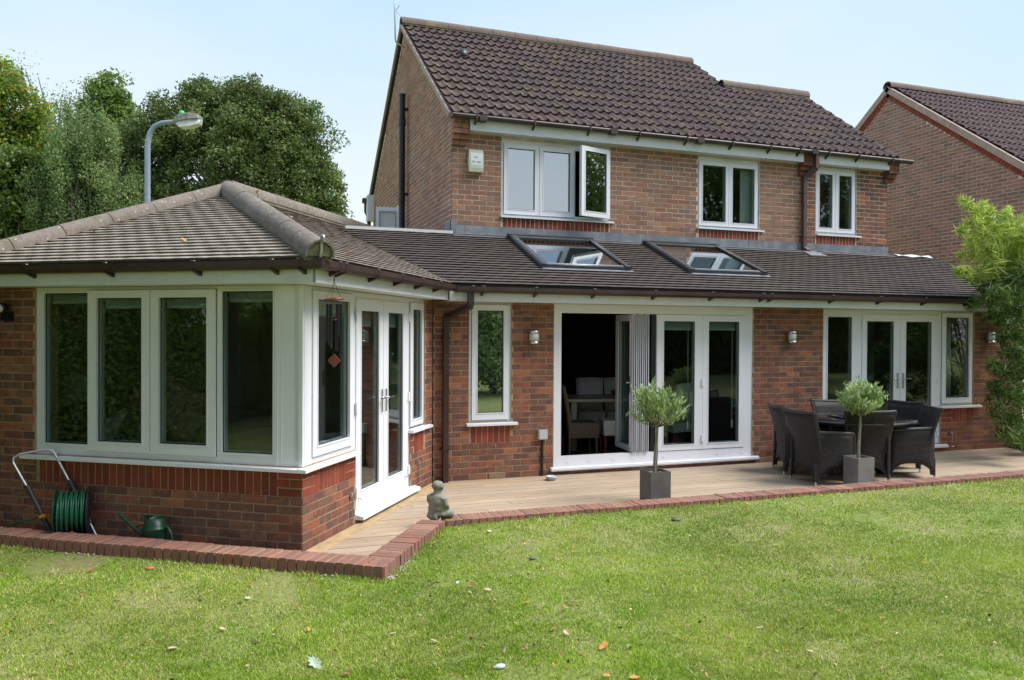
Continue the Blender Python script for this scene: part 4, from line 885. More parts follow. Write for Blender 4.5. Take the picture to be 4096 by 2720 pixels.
# upper windows
wz0, wz1 = 3.585, 4.735
def upwin(x0, x1, lights, gm, sx0, sx1, trick=None):
    wn = window(FU, (x0, x1, wz0, wz1), lights, c=-.03, sill=(sx0, sx1, .045), glassm=gm)
    return wn
w1 = window(FU, (3.722, 5.513, wz0, wz1), [dict(g=(3.822, 4.253, 3.678, 4.587), s=(3.76, 4.325, 3.60, 4.655)), dict(g=(4.398, 4.836, 3.68, 4.585), s=(4.332, 4.905, 3.60, 4.655)), dict(g=(4.93, 5.46, 3.62, 4.64), open=True)], c=-.03, sill=(3.70, 5.575, .045), glassm='glass_sky')
# open casement hinged on its left edge of the opening, standing ajar
hp_ = FU.p(5.47, .01, 0); an = math.radians(16); fo = Fr((hp_.x, hp_.y), (-math.cos(an), -math.sin(an)), (-math.sin(an)*-1 if False else math.sin(an), -math.cos(an)))
mb = MB(); Lw = .58; g_ = (.075, Lw-.075, 3.685, 4.60); ring(mb, fo, (0, Lw, 3.605, 4.67), g_, 0, .055); ring(mb, fo, (g_[0]-.012, g_[1]+.012, g_[2]-.012, g_[3]+.012), g_, .0552, .060); osash = mb.build('sash', 'upvc', w1); pane(fo, g_, .04, w1, 'glass_sky')
w2 = window(FU, (7.122, 8.318, wz0, wz1), [dict(g=(7.212, 7.657, 3.672, 4.595), s=(7.14, 7.713, 3.60, 4.655)), dict(g=(7.792, 8.228, 3.672, 4.593), s=(7.720, 8.29, 3.60, 4.655))], c=-.03, sill=(7.10, 8.395, .045))
w3 = window(FU, (9.492, 10.383, wz0, wz1+.01), [dict(g=(9.58, 9.862, 3.687, 4.62), s=(9.51, 9.922, 3.61, 4.69)), dict(g=(10.006, 10.288, 3.682, 4.62), s=(9.93, 10.36, 3.61, 4.69))], c=-.03, sill=(9.50, 10.47, .045))
mb = MB(); mb.box(4.42, 4.80, 10.955, 10.968, 4.70, 4.71); mb.box(7.55, 7.95, 10.955, 10.968, 4.705, 4.715); mb.build('trickle_vent', 'mark_grey', house)
for a in (8.02,): mb = MB(); mb.box(a, 8.27, 11.12, 11.13, 3.6, 4.7); mb.build('blind', 'blind', w2)
# gable window casement standing open
p0 = px(1553, 742, 2.94); p1 = px(1597, 915, 2.94)
gy = 14.62; frg = Fr((2.94, 15.35), (-1, -.22), (-.22, 1)); mb = MB(); Lg = .50
ga = px(1600, 800, 2.94); 
gw = MB(); FG.box(gw, 14.66, 15.85, -.08, -.02, 3.2, 4.30); gwo = gw.build('window', 'upvc', house)
def yat(u, x): return px(u, 900, x).y
yg = 14.7
# sash hinged at the near jamb
frg = Fr((2.90, 14.72), (-.95, .16), (.16, .95)); ring(mb, frg, (0, .42, 3.05, 4.20), (.05, .37, 3.1, 4.12), 0, .05); gs = mb.build('sash', 'upvc', gwo); pane(frg, (.05, .37, 3.1, 4.12), .03, gwo, 'frosted')
# soil pipe and rear gutter
sy = px(1608, 700, 2.84).y; zt_ = px(1608, 385, 2.84).z
sp = MB(); sp.tube([(2.84, sy, 3.1), (2.84, sy, zt_)], .056, 14); sp.tube([(2.84, sy, zt_-.02), (2.84, sy, zt_+.03)], .061, 14); sp.tube([(2.84, sy, 5.6), (2.84, sy, 5.72)], .066, 14); sp.tube([(2.84, sy, 4.2), (2.84, sy, 4.3)], .062, 14)
for z in (5.9, 4.35): sp.box(2.84, 2.95, sy-.02, sy+.02, z-.025, z+.025)
sp.build('soil_pipe', 'black', house)
rg = MB(); rg.box(2.72, 3.2, REAR+.02, REAR+.20, 4.80, 4.90); rg.tube([(2.80, REAR+.12, 4.82), (2.80, REAR+.12, 4.6), (2.86, REAR+.05, 4.45), (2.86, REAR+.05, 3.1)], .045, 8); rg.build('downpipe', 'gutter_up', house)
rb = MB(); rb.box(2.80, 2.945, REAR-.15, REAR+.10, 4.36, 4.95); rb.build('box_end', 'upvc', house)
# air bricks
for (fr, a0, a1, z0) in ((FE, 2.95, 3.165, .002), (FE, 6.968, 7.187, .004), (FE, 4.95, 5.165, .0), (FS, 1.01, 1.21, -.02), (FS, 2.42, 2.56, -.005)):
    mb = MB(); fr.box(mb, a0, a1, .002, .006, z0, z0+.068)
    for k in range(5): fr.box(mb, a0, a1, .0062, .012, z0+.002+k*.0142, z0+.009+k*.0142)
    mb.build('air_brick', 'airbrick', house)
# roof windows
for (x0, x1, y0, y1) in SKY:
    P = lambda x, y, c: roofC.p(x, (y-8.84)/CP, c); mb = MB(); fw = .078; sk = (x0-x1)*.0
    def bar(xa, xb, ya, yb, c0, c1): 
        o_ = P(xa, ya, c0); mb.obox(o_, P(xb, ya, c0)-o_, P(xa, yb, c0)-o_, roofC.n*(c1-c0))
    bar(x0, x0+fw, y0+.0, y1, 0, .07); bar(x1-fw, x1, y0+.0, y1, 0, .07); bar(x0+fw, x1-fw, y0, y0+fw*.6, 0, .062); bar(x0+fw, x1-fw, y1-fw*1.2, y1, 0, .072)
    bar(x0-.02, x1+.02, y1, y1+.06, .0, .085); bar(x0+.02, x0+fw+.012, y0-.02, y1, .071, .080); bar(x1-fw-.012, x1-.02, y0-.02, y1, .071, .080)
    rw = mb.build('roof_window', MT.setdefault('slate_alu', simple('slate_alu', (.10, .105, .12), .35, .1, 5, metal=.5)) and 'slate_alu', house)
    mb = MB(); bar(x0+fw, x1-fw, y0+fw*.6, y1-fw*1.2, .048, .055); mb.build('pane', 'glass_roof', rw)
    mb = MB(); bar(x0+.02, x1+.02, y0-.06, y0-.004, .016, .022); mb.build('flashing', 'lead', rw)
    mb = MB(); bar(x0+fw+.02, x1-fw-.02, y0+fw*.6+.005, y0+fw*.6+.03, .056, .062); mb.build('bead', 'steel', rw)
    mb = MB(); bar(x0+fw, x1-fw, y0+fw*.6, y1-fw*1.2, .001, .006); mb.build('pale_backing', 'cream', rw)  # pale sheet added under the pane, standing in for mirrored sky
BK.finish(300)
# ------------------------------------------------------------------ fixtures on the walls (things of their own)
def wall_lamp(a, z, label):
    t = thing('wall_lamp', label, 'wall lamp', FE.p(a, 0, z), group='cylinder wall lamps on the back wall', local=True)
    mb = MB(); mb.box(-.03, .03, -.02, 0, -.06, .06); mb.build('bracket', 'metal', t)
    mb = MB(); mb.lathe([(0, -.055), (.058, -.055), (.058, .055), (0, .055)], (0, -.075, 0), 20); mb.build('diffuser', 'frosted', t)
    mb = MB(); mb.lathe([(0, .052), (.064, .052), (.064, .082), (0, .084)], (0, -.075, 0), 20); mb.lathe([(0, -.052), (.064, -.052), (.064, -.082), (0, -.084)], (0, -.075, 0), 20)
    for s in (-1, 1): mb.box(s*.062-.003, s*.062+.003, -.083, -.067, -.06, .06)
    mb.build('cap', 'metal', t)
wall_lamp(3.515, 1.762, 'chrome and frosted glass wall lamp between the narrow window and the folding doors')
wall_lamp(7.455, 1.773, 'chrome and frosted glass wall lamp right of the folding doors')
wall_lamp(11.30, 1.778, 'chrome and frosted glass wall lamp half hidden beside the bamboo')
t = thing('flood_light', 'small square security floodlight tilted down behind the bamboo leaves', 'floodlight', FE.p(11.5, .05, 2.03), local=True)
mb = MB(); mb.obox((-.12, -.16, -.04), (.24, 0, 0), (0, .03, -.075*0), (0, -.02, .10)); mb.build('housing', 'black', t); mb = MB(); mb.obox((-.105, -.182, -.03), (.21, 0, 0), (0, .004, 0), (0, -.02, .085)); mb.build('lens', 'frosted', t); mb = MB(); mb.box(-.02, .02, -.13, -.05, -.01, .02); mb.build('arm', 'black', t)
t = thing('spotlight', 'black security spotlight with round lens on the dark brick left of the garden room windows', 'spotlight', FF.p(-2.96, 0, 2.0), local=True, rz=math.atan2(-D2.x, D2.y)); 
mb = MB(); mb.box(-.05, .05, -.05, 0, -.10, -.02); mb.build('sensor', 'black', t)
mb = MB(); mb.lathe([(0, 0), (.035, 0), (.045, .06), (.05, .12), (.045, .125), (0, .12)], (-.0, -.05, .03), 16, axis=(.35, -.8, -.15)); mb.build('housing', 'black', t)
mb = MB(); ax_ = Vector((.35, -.8, -.15)).normalized(); mb.lathe([(0, 0), (.038, 0), (.038, .004), (0, .006)], Vector((0, -.05, .03))+ax_*.122, 16, axis=ax_); mb.build('lens', 'frosted', t)
t = thing('alarm_box', 'cream burglar alarm box with white face plate high on the upper brick wall', 'alarm box', FU.p(3.30, 0, 4.335), local=True)
mb = MB(); bw, bh = .112, .16
G = [[((-bw+2*bw*i/8)*(1-.06*abs(j/4-1)**3), -.075-.012*(1-(j/4-1)**2), -bh+2*bh*j/8) for i in range(9)] for j in range(9)]; mb.grid(G, lambda p: Vector((0, -p.y, 0))); mb.build('cover', 'cream_plastic', t)
mb = MB(); G = [[(-bw*.80+1.62*bw*i/4, -.0785-.012*(1-(j/4-1)**2*.55), -bh*.66+1.36*bh*j/8) for i in range(5)] for j in range(9)]; mb.grid(G, (0, .004, 0)); fp = mb.build('face_plate', 'white_plastic', t)
mb = MB()
def trap(a, b, c, d, z0, z1): mb.prism([(a, -.0935, z0), (b, -.0935, z0), (c, -.0935, z1), (d, -.0935, z1)], (0, .002, 0))
trap(-.040, -.012, -.012, -.026, .045, .065); trap(.000, .030, .014, .000, .045, .065); trap(-.073, -.020, -.020, -.060, -.022, -.004); trap(.010, .070, .056, .010, -.022, -.004)
for k in range(11): mb.box(-.075+k*.0135, -.068+k*.0135, -.0925, -.090, -.075, -.071)
mb.build('mark', 'mark_grey', fp)
t = thing('junction_box', 'grey outdoor socket box on the brick wall above a black cable pipe', 'socket box', FE.p(3.655, 0, .526), local=True)
mb = MB(); mb.box(-.06, .06, -.055, 0, -.06, .06); mb.box(-.054, .054, -.062, -.0552, -.054, .054); mb.build('box', 'grey_plastic', t)
for sx in (-1, 1):
    for sz in (-1, 1): mb = MB(); mb.box(sx*.047-.006, sx*.047+.006, -.064, -.0622, sz*.047-.006, sz*.047+.006); mb.build('screw', 'mark_grey', t)
mb = MB(); mb.tube([(0, -.018, -.06), (0, -.018, -.526)], .015, 8); mb.box(-.03, .03, -.03, 0, -.29, -.275); mb.build('conduit', 'black', t)
def tap(fr, a, z, label, rz):
    t = thing('door_hook', label, 'door hook', fr.p(a, .0, z), local=True, rz=rz)
    mb = MB(); mb.box(-.018, .018, -.03, 0, -.018, .018); mb.build('plate', 'steel', t)
    mb = MB(); mb.tube([(0, -.028, 0), (.008, -.03, -.10), (.0, -.028, -.20), (.0, -.04, -.225), (.025, -.045, -.215)], .005, 6); mb.build('hook', 'metal', t)
rzS = math.atan2(C2.x, -C2.y)
tap(FS, .87, .30, 'metal cabin hook hanging on the brick left of the garden room doors', rzS); tap(FS, 2.62, .33, 'metal cabin hook hanging on the brick right of the garden room doors', rzS); tap(FE, 10.55, .29, 'metal cabin hook on the brick right of the far french doors', 0)
# wind chime -------------------------------------------------------------
ch = thing('wind_chime', 'wind chime with dark red wooden disc and black metal tubes under the gutter', 'wind chime', (.765, 6.45, 2.215), local=True)
hk = onp(1337, 1100, C3, C3.dot(W)+.30); ch.location = hk; 
mb = MB(); mb.tube([(0, 0, .03), (.008, 0, .0), (-.006, 0, -.015), (.004, 0, -.03)], .003, 5); mb.tube([(0, 0, -.03), (0, 0, -.05)], .006, 5); mb.build('hook', 'black', ch)
mb = MB(); mb.lathe([(0, .0), (.08, .0), (.085, .008), (.08, .02), (.0, .024)], (0, 0, 0), 8); dk = mb.build('disc', 'chime_wood', ch); dk.location = (0, 0, -.205); dk.rotation_euler = (0, math.radians(-7), .3)
mb = MB()
for k in range(5): a = 2*PI*k/5+.4; mb.tube([(0, 0, -.05), (.065*math.cos(a), .065*math.sin(a), -.19)], .0012, 4)
for k in range(6): a = 2*PI*k/6; mb.tube([(.055*math.cos(a), .055*math.sin(a), -.20), (.055*math.cos(a), .055*math.sin(a), -.235)], .001, 4)
mb.tube([(0, 0, -.2), (0, 0, -.64)], .0012, 4); mb.build('cord', 'black', ch)
for k, L in enumerate((.42, .38, .33, .30, .36, .26)):
    a = 2*PI*k/6; mb = MB(); mb.tube([(.055*math.cos(a), .055*math.sin(a), -.235), (.055*math.cos(a), .055*math.sin(a), -.235-L)], .0105, 10); mb.build('tube', 'chime_tube', ch)
mb = MB(); mb.lathe([(0, 0), (.028, 0), (.028, .008), (0, .008)], (0, 0, -.365), 12); mb.build('clapper', 'chime_wood', ch)
mb = MB(); mb.prism([(-.055, 0, -.69), (0, 0, -.745), (.055, 0, -.69), (0, 0, -.635)], (0, .008, 0)); sl_ = mb.build('sail', 'chime_wood', ch); sl_.rotation_euler = (0, 0, -.5)
# television aerial --------------------------------------------------------
a0 = px(1618, 190, 2.9)
t = thing('tv_aerial', 'thin grey television aerial on a bent mast at the gable top', 'aerial', a0)
m0 = px(1590, 175, 2.66); m1 = px(1581, 150, 2.55); m2 = px(1578, 10, 2.55); m3 = px(1577, -90, 2.55)
mb = MB(); mb.tube([a0, m0, px(1583, 165, 2.58), m1, m2, m3], .013, 7); mb.build('mast', 'steel', t)
mb = MB(); mb.tube([px(1577, 5, 2.55), px(1596, 12, 2.3)+Vector((0, .3, 0)), px(1611, 70, 2.4)], .006, 5); mb.tube([px(1584, 40, 2.5), px(1598, 22, 2.5)], .005, 5); mb.build('element', 'steel', t)
# street lamp --------------------------------------------------------------
def pc_(u, v): return pd(u, v, 16.)
lp = pc_(590, 810); t = thing('street_lamp', 'grey galvanised street lamp with curved arm and glass lantern behind the garden room roof', 'street lamp', (lp.x, lp.y, 0))
top = pc_(592, 600).z; mb = MB(); bx, by = lp.x, lp.y
pts = [(bx, by, 0), (bx, by, top)]
q = [pc_(593, 560), pc_(600, 530), pc_(618, 505), pc_(645, 492), pc_(700, 486)]
mb.tube([Vector((bx, by, 0)), Vector((bx, by, 2.0)), Vector((bx, by, top))]+q, [.075, .06, .055, .054, .05, .048, .046, .045], 12); mb.build('pole', 'galv', t)
hd0, hd1 = pc_(698, 485), pc_(808, 478); ax_ = (hd1-hd0); 
mb = MB(); sdv = Vector((FWD.x, FWD.y, 0)).normalized(); L_ = ax_.length; a_ = ax_.normalized(); u_ = sdv.cross(a_).normalized(); u_ = u_ if u_.z > 0 else -u_
def sect(f, wy, h0, h1): c = hd0+a_*L_*f; return [c-sdv*wy+u_*h0, c-sdv*wy*.75+u_*h1, c+sdv*wy*.75+u_*h1, c+sdv*wy+u_*h0]
S = [sect(0, .06, -.04, .07), sect(.2, .11, -.02, .12), sect(.6, .14, 0, .14), sect(.9, .12, .0, .10), sect(1, .05, 0, .04)]
mb.add([p for s in S for p in s], [(i*4+k, i*4+(k+1) % 4, i*4+4+(k+1) % 4, i*4+4+k) for i in range(4) for k in range(4)]+[(0, 1, 2, 3), (16, 17, 18, 19)]); mb.build('lantern_lid', 'stone', t)
mb = MB(); S = [sect(.08, .07, -.06, -.02), sect(.22, .11, -.15, -.02), sect(.6, .13, -.15, 0), sect(.92, .10, -.10, 0), sect(.99, .05, -.02, 0)]
mb.add([p for s in S for p in s], [(i*4+k, i*4+(k+1) % 4, i*4+4+(k+1) % 4, i*4+4+k) for i in range(4) for k in range(4)]+[(0, 1, 2, 3), (16, 17, 18, 19)]); mb.build('lantern_glass', 'frosted', t)
mb = MB(); mb.lathe([(0, 0), (.055, 0), (.055, .05), (.03, .085), (0, .09)], hd0+a_*L_*.28+u_*.12, 12); mb.build('photocell', 'green_cell', t)
# ------------------------------------------------------------------ neighbour's house
NX = 14.1; nap = px(3555, 352, NX); nl = px(3427, 524, NX); nr = px(4096, 657, NX); nsl = (nap.z-nr.z)/(nap.y-nr.y); nb_ = thing('brick_house', 'neighbouring brick house with a plain gable wall and dark tiled roof at the right', 'house', (NX+3, nap.y, 0))
YF = nap.y-(nap.z-4.9)/nsl; YB = nap.y+(nap.z-4.9)/nsl
BN = Bricks(nb_, ['brick_far', 'brick_red'])
FN = Fr((NX, 0), (0, 1), (-1, 0))
gtn = lambda yy: nap.z-.13-nsl*abs(yy-nap.y)
mb = MB(); mb.prism([(NX, YF+.1, 0), (NX, YB-.1, 0), (NX, YB-.1, gtn(YB-.1)), (NX, nap.y, gtn(nap.y)), (NX, YF+.1, gtn(YF+.1))], (.25, 0, 0)); mb.box(NX+.25, NX+9, YF+.12, YF+.35, 0, 4.8); mb.box(NX+.25, NX+9, YB-.35, YB-.12, 0, 4.8); mb.box(NX+8.7, NX+9, YF+.3, YB-.3, 0, 7); wn_ = mb.build('wall', 'mortar_old', nb_)
BN.field(FN, wn_, (YF+.1, YB-.1, 1.2, 8), [], 0, top=lambda a: gtn(a)-.01, z00=.01)
BN.finish(300)
# sloping course of red bricks under the verge
ms_ = MB()
cs_ = math.sqrt(1+nsl*nsl)
for s in (-1, 1):
    L = (nap.z-4.9)/nsl*cs_
    n = int(L/.078); dv = Vector((0, s/cs_, -nsl/cs_)); nv = Vector((0, -s*nsl/cs_, -1/cs_))
    for i in range(n): ms_.cr = random.random(); p = Vector((NX-.022, nap.y, nap.z-.12))+dv*(i*.078+.004); ms_.obox(p, dv*.068, nv*.105, (.03, 0, 0))
ms_.build('verge_brick', 'brick_red', nb_)['kind'] = 'stuff'
mb = MB()
for s in (-1, 1):
    L = (nap.z-4.9)/nsl*cs_; dv = Vector((0, s/cs_, -nsl/cs_)); nv = Vector((0, -s*nsl/cs_, -1/cs_)); mb.obox(Vector((NX-.06, nap.y, nap.z+.035)), dv*L, nv*.125, (.10, 0, 0))
mb.build('verge', 'verge', nb_)
nroof = Roof((0, YF, 4.9), (1, 0, 0), (0, 1, nsl)); LN = (nap.y-YF)*cs_
mb = MB(); nroof.body(mb, [(NX+.06, 0), (NX+9, 0), (NX+9, LN), (NX+.06, LN)], .08); mb.prism([(NX, nap.y, nap.z), (NX+9, nap.y, nap.z), (NX+9, YB, 4.9), (NX, YB, 4.9)], (0, 0, -.1)); nrf = mb.build('roof', 'under', nb_)
bulk = MB(); cnt = {}; bs = Vector(BASE[nb_.name]); nn_ = 0
for i in range(int(LN/.34)+1):
    for j in range(28):
        b0 = LN-(i+1)*.34; x0 = NX+.03+j*.3
        if b0 < 0: continue
        if nn_ < 200 and j < 22:
            nn_ += 1; key = random.randrange(4)
            if key not in cnt: m1 = MB(); m1.cr = random.random(); wave_geo(m1, Roof((0, 0, 0), (1, 0, 0), (0, 1, 0)), 0, 2, 0, .34); cnt[key] = m1.mesh('pantile', 'pantile_far')
            o = bpy.data.objects.new('pantile', cnt[key]); COL.objects.link(o); o.parent = nrf; M4 = Matrix((nroof.ex, nroof.es, nroof.n)).transposed().to_4x4(); M4.translation = nroof.p(x0, b0)-bs; o.matrix_local = M4
        else: bulk.cr = random.random(); wave_geo(bulk, nroof, x0, 2, b0, .34)
bulk.build('pantile_courses', 'pantile_far', nb_)['kind'] = 'stuff'
ridge_run((NX-.05, nap.y, nap.z+.02), (NX+9, nap.y, nap.z+.02), .125, nrf, 'ridge_up', bed=False)
# ------------------------------------------------------------------ rattan chairs and round table on the deck
def rattan_chair(name, label, x, y, head):
    t = thing(name, label, 'chair', (x, y, 0), -math.radians(head), 'rattan armchairs round the patio table', local=True)
    # the origin is under the seat centre; the chair faces local +y
    mb = MB(); G = []
    for j in range(9):
        v = j/8; r = []
        for i in range(11):
            u = -1+2*i/10; z0 = .055+.13*(1-abs(u)**3); z = z0+(.87-z0+.012*abs(u)**2)*v
            hw = .235+.05*max(0, (z-.35)/.5)**1.4; yy = -.265-.115*max(0, (z-.35)/.52)**1.6-.03*max(0, 1-z/.3)+.035*u*u
            r.append((hw*u, yy, z))
        G.append(r)
    mb.smooth = True; mb.grid(G, (0, .032, 0)); mb.smooth = False; mb.build('backrest', 'wicker', t)
    mb = MB(); mb.tube([(p[0], p[1]+.016, p[2]) for p in G[-1]], .021, 8); mb.tube([(r[0][0], r[0][1]+.016, r[0][2]) for r in G], .019, 7); mb.tube([(r[-1][0], r[-1][1]+.016, r[-1][2]) for r in G], .019, 7); mb.build('rim', 'wicker_rim', t)
    for s in (-1, 1):
        mb = MB(); G2 = []
        for j in range(7):
            v = j/6; r = []
            for i in range(9):
                f = i/8; yy = -.265+.53*f; z0 = .055+.14*(1-abs(2*f-1)**3); zt2 = .635-.03*f; r.append((s*(.25+.018*math.sin(PI*f)), yy, z0+(zt2-z0)*v))
            G2.append(r)
        mb.smooth = True; mb.grid(G2, (-s*.032, 0, 0)); mb.smooth = False; mb.build('side_panel', 'wicker', t)
        mb = MB(); mb.tube([(p[0]-s*.016, p[1], p[2]+.004) for p in G2[-1]]+[(s*.235, .275, .55), (s*.235, .275, .12)], .024, 8); mb.build('armrest', 'wicker_rim', t)
        for yy in (-.27, .27):
            mb = MB(); mb.tube([(s*.228, yy*.98, .26), (s*.234, yy, .045)], [.022, .015], 7); lg = mb.build('leg', 'wicker_rim', t)
            mb = MB(); mb.tube([(s*.234, yy, .048), (s*.235, yy*1.005, .001)], .016, 8); mb.build('foot_cap', 'metal', lg)
    mb = MB(); mb.box(-.225, .225, -.25, .285, .37, .425); mb.build('seat', 'wicker', t)
    mb = MB(); mb.box(-.225, .225, .262, .292, .26, .37); mb.build('front_panel', 'wicker', t)
    return t
for (bx, by, hd, lab) in ((6.72, 8.47, 112, 'dark rattan armchair at the back left of the patio table, near the wall'), (6.50, 7.74, 92, 'dark rattan armchair at the front left of the patio table, back to the lawn'),
        (7.31, 7.50, 28, 'dark rattan armchair directly behind the right hand olive pot'), (8.40, 7.62, 297, 'dark rattan armchair at the front right of the patio table, seen from its side'),
        (8.72, 8.32, 262, 'dark rattan armchair at the right of the table in front of the french doors'), (7.92, 8.80, 196, 'dark rattan armchair behind the table with its back to the house')):
    h = math.radians(hd); rattan_chair('rattan_chair', lab, bx+.29*math.sin(h), by+.29*math.cos(h), hd)
TX, TY = 7.60, 8.10
t = thing('patio_table', 'round dark rattan patio table with a tinted glass top and turntable', 'table', (TX, TY, 0), local=True)
mb = MB(); mb.lathe([(0, .68), (.68, .68), (.71, .692), (.715, .71), (.70, .724), (0, .724)], n=48); mb.build('table_top', 'wicker', t)
mb = MB(); mb.tube([(.71*math.cos(2*PI*k/48), .71*math.sin(2*PI*k/48), .71) for k in range(49)], .016, 7, False); mb.build('rim', 'wicker_rim', t)
mb = MB(); mb.lathe([(0, .7245), (.692, .7245), (.696, .728), (.692, .732), (0, .732)], n=48); mb.build('glass_top', 'tinted_glass', t)
mb = MB(); mb.lathe([(0, .733), (.12, .733), (.12, .742), (.30, .742), (.305, .748), (.30, .753), (0, .753)], n=40); mb.build('turntable', 'tinted_glass', t)
for s in ((1, 1), (1, -1), (-1, 1), (-1, -1)):
    mb = MB(); mb.obox((s[0]*.26-.05, s[1]*.26-.05, .03), (.10, 0, 0), (0, .10, 0), (0, 0, .63)); mb.build('leg', 'wicker', t)
mb = MB(); mb.box(-.30, .30, -.30, .30, .22, .26); mb.build('shelf', 'wicker', t)
# ------------------------------------------------------------------ potted olive standards
def leafcloud(C, size, ratio, nrm=None, droop=0., k=4, rs=None, along=None):
    # diamond leaves at centres C (Nx3)
    n = len(C); A = rng.normal(size=(n, 3)); 
    if along is not None: A = A*.45+along
    A[:, 2] -= droop; A /= np.linalg.norm(A, axis=1)[:, None]
    B = rng.normal(size=(n, 3)); B = np.cross(A, B); B /= np.linalg.norm(B, axis=1)[:, None]
    s = size*(rng.uniform(.65, 1.3, n) if rs is None else rs)
    A = A*s[:, None]*.5; B = B*s[:, None]*.5*ratio
    V = np.stack([C-A, C+B-A*.1, C+A, C-B-A*.1], 1).reshape(-1, 3)
    return V
def olive(x0, y0, lean, label, seed, potmat, px_, topz, spread):
    global rng
    rng = np.random.default_rng(seed); random.seed(seed)
    w_ = .24; h_ = px_[2]; t = thing('potted_olive', label, 'potted tree', (x0+w_/2, y0+w_/2, 0), group='olive standards in square grey pots', local=True)
    mb = MB(); hw = w_/2; th = .016
    for (a, b, c, d) in ((-hw, hw, -hw, -hw+th), (-hw, hw, hw-th, hw), (-hw, -hw+th, -hw+th, hw-th), (hw-th, hw, -hw+th, hw-th)): mb.box(a, b, c, d, 0, h_)
    mb.build('planter', potmat, t)
    mb = MB(); mb.box(-hw+th, hw-th, -hw+th, hw-th, .02, h_-.035); mb.build('soil', 'soil', t)
    mb = MB()
    for k in range(40): mb.cr = random.random(); mb.sphere((random.uniform(-.09, .09), random.uniform(-.09, .09), h_-.03), random.uniform(.006, .012), 5, 4, (1, 1, .6))
    st = mb.build('gravel', 'pebble', t); st['kind'] = 'stuff'
    cx, cy_, cz = lean[0], lean[1], topz-.235
    tb = Vector((cx, cy_, topz-.47)); mb = MB(); mb.tube([(-.01, 0, h_-.05), (cx*.25-.01, cy_*.2, h_+.15), (cx*.7, cy_*.6, h_+.33), tb], [.020, .017, .015, .014], 8); mb.build('trunk', 'olive_bark', t)
    mb = MB(); mb.tube([(.02, .01, h_-.05), (cx*.5+.02, cy_*.5+.01, h_+.2), tb+Vector((.012, .01, -.02))], .006, 6); mb.build('stake', 'culm', t)
    tips = []; mb = MB()
    for k in range(46):
        th_ = random.uniform(0, 2*PI); el = random.uniform(-.25, 1.3); d = Vector((math.cos(th_)*math.cos(el), math.sin(th_)*math.cos(el), math.sin(el)*1.0)); L = spread*random.uniform(.75, 1.05)
        cen = Vector((cx, cy_, cz-.02)); e_ = cen+Vector((d.x*L, d.y*L, d.z*L*.84)); mid = tb.lerp(e_, .5)+Vector((0, 0, -.02+random.uniform(-.03, .03)))
        mb.tube([tb, mid, e_], [.006, .004, .0015], 4, False); tips.append((tb, mid, e_))
    mb.build('branch', 'olive_bark', t)
    C = []; AL = []
    for (a, m_, e_) in tips:
        for j in range(46):
            f = random.random()**.55; p = (a*(1-f)**2+m_*2*f*(1-f)+e_*f*f) if True else e_
            if f < .35: continue
            d = (e_-a).normalized()+Vector((random.gauss(0, .35), random.gauss(0, .35), .65)); d.normalize()
            q = p+Vector((random.gauss(0, .022), random.gauss(0, .022), random.gauss(0, .022))); C.append(q+d*.02); AL.append(d*1.3)
    C = np.array([tuple(c) for c in C]); AL = np.array([tuple(c) for c in AL])
    V = leafcloud(C, .072, .25, along=AL); o = bpy.data.objects.new('foliage', npmesh('foliage', V, 4, 'olive_leaf', rng.random(len(C)))); COL.objects.link(o); o.parent = t
    return t
q1 = py(2604, 1891, 7.20); q2 = py(3433.6, 1834.4, 7.20)
tp1 = py(2600, 1535, 7.32); tp2 = py(3440, 1508, 7.32)
olive(q1.x, 7.20, (py(2630, 1600, 7.32).x-q1.x-.12, 0), 'standard olive tree in a dark slate pot in front of the folding doors', 11, 'slate', (0, 0, q1.z), tp1.z, .30)
olive(q2.x, 7.20, (py(3442, 1600, 7.32).x-q2.x-.12, 0), 'standard olive tree in a paler grey pot in front of the rattan chairs', 23, 'slate_pale', (0, 0, q2.z), tp2.z, .265)
rng = np.random.default_rng(5); random.seed(5)
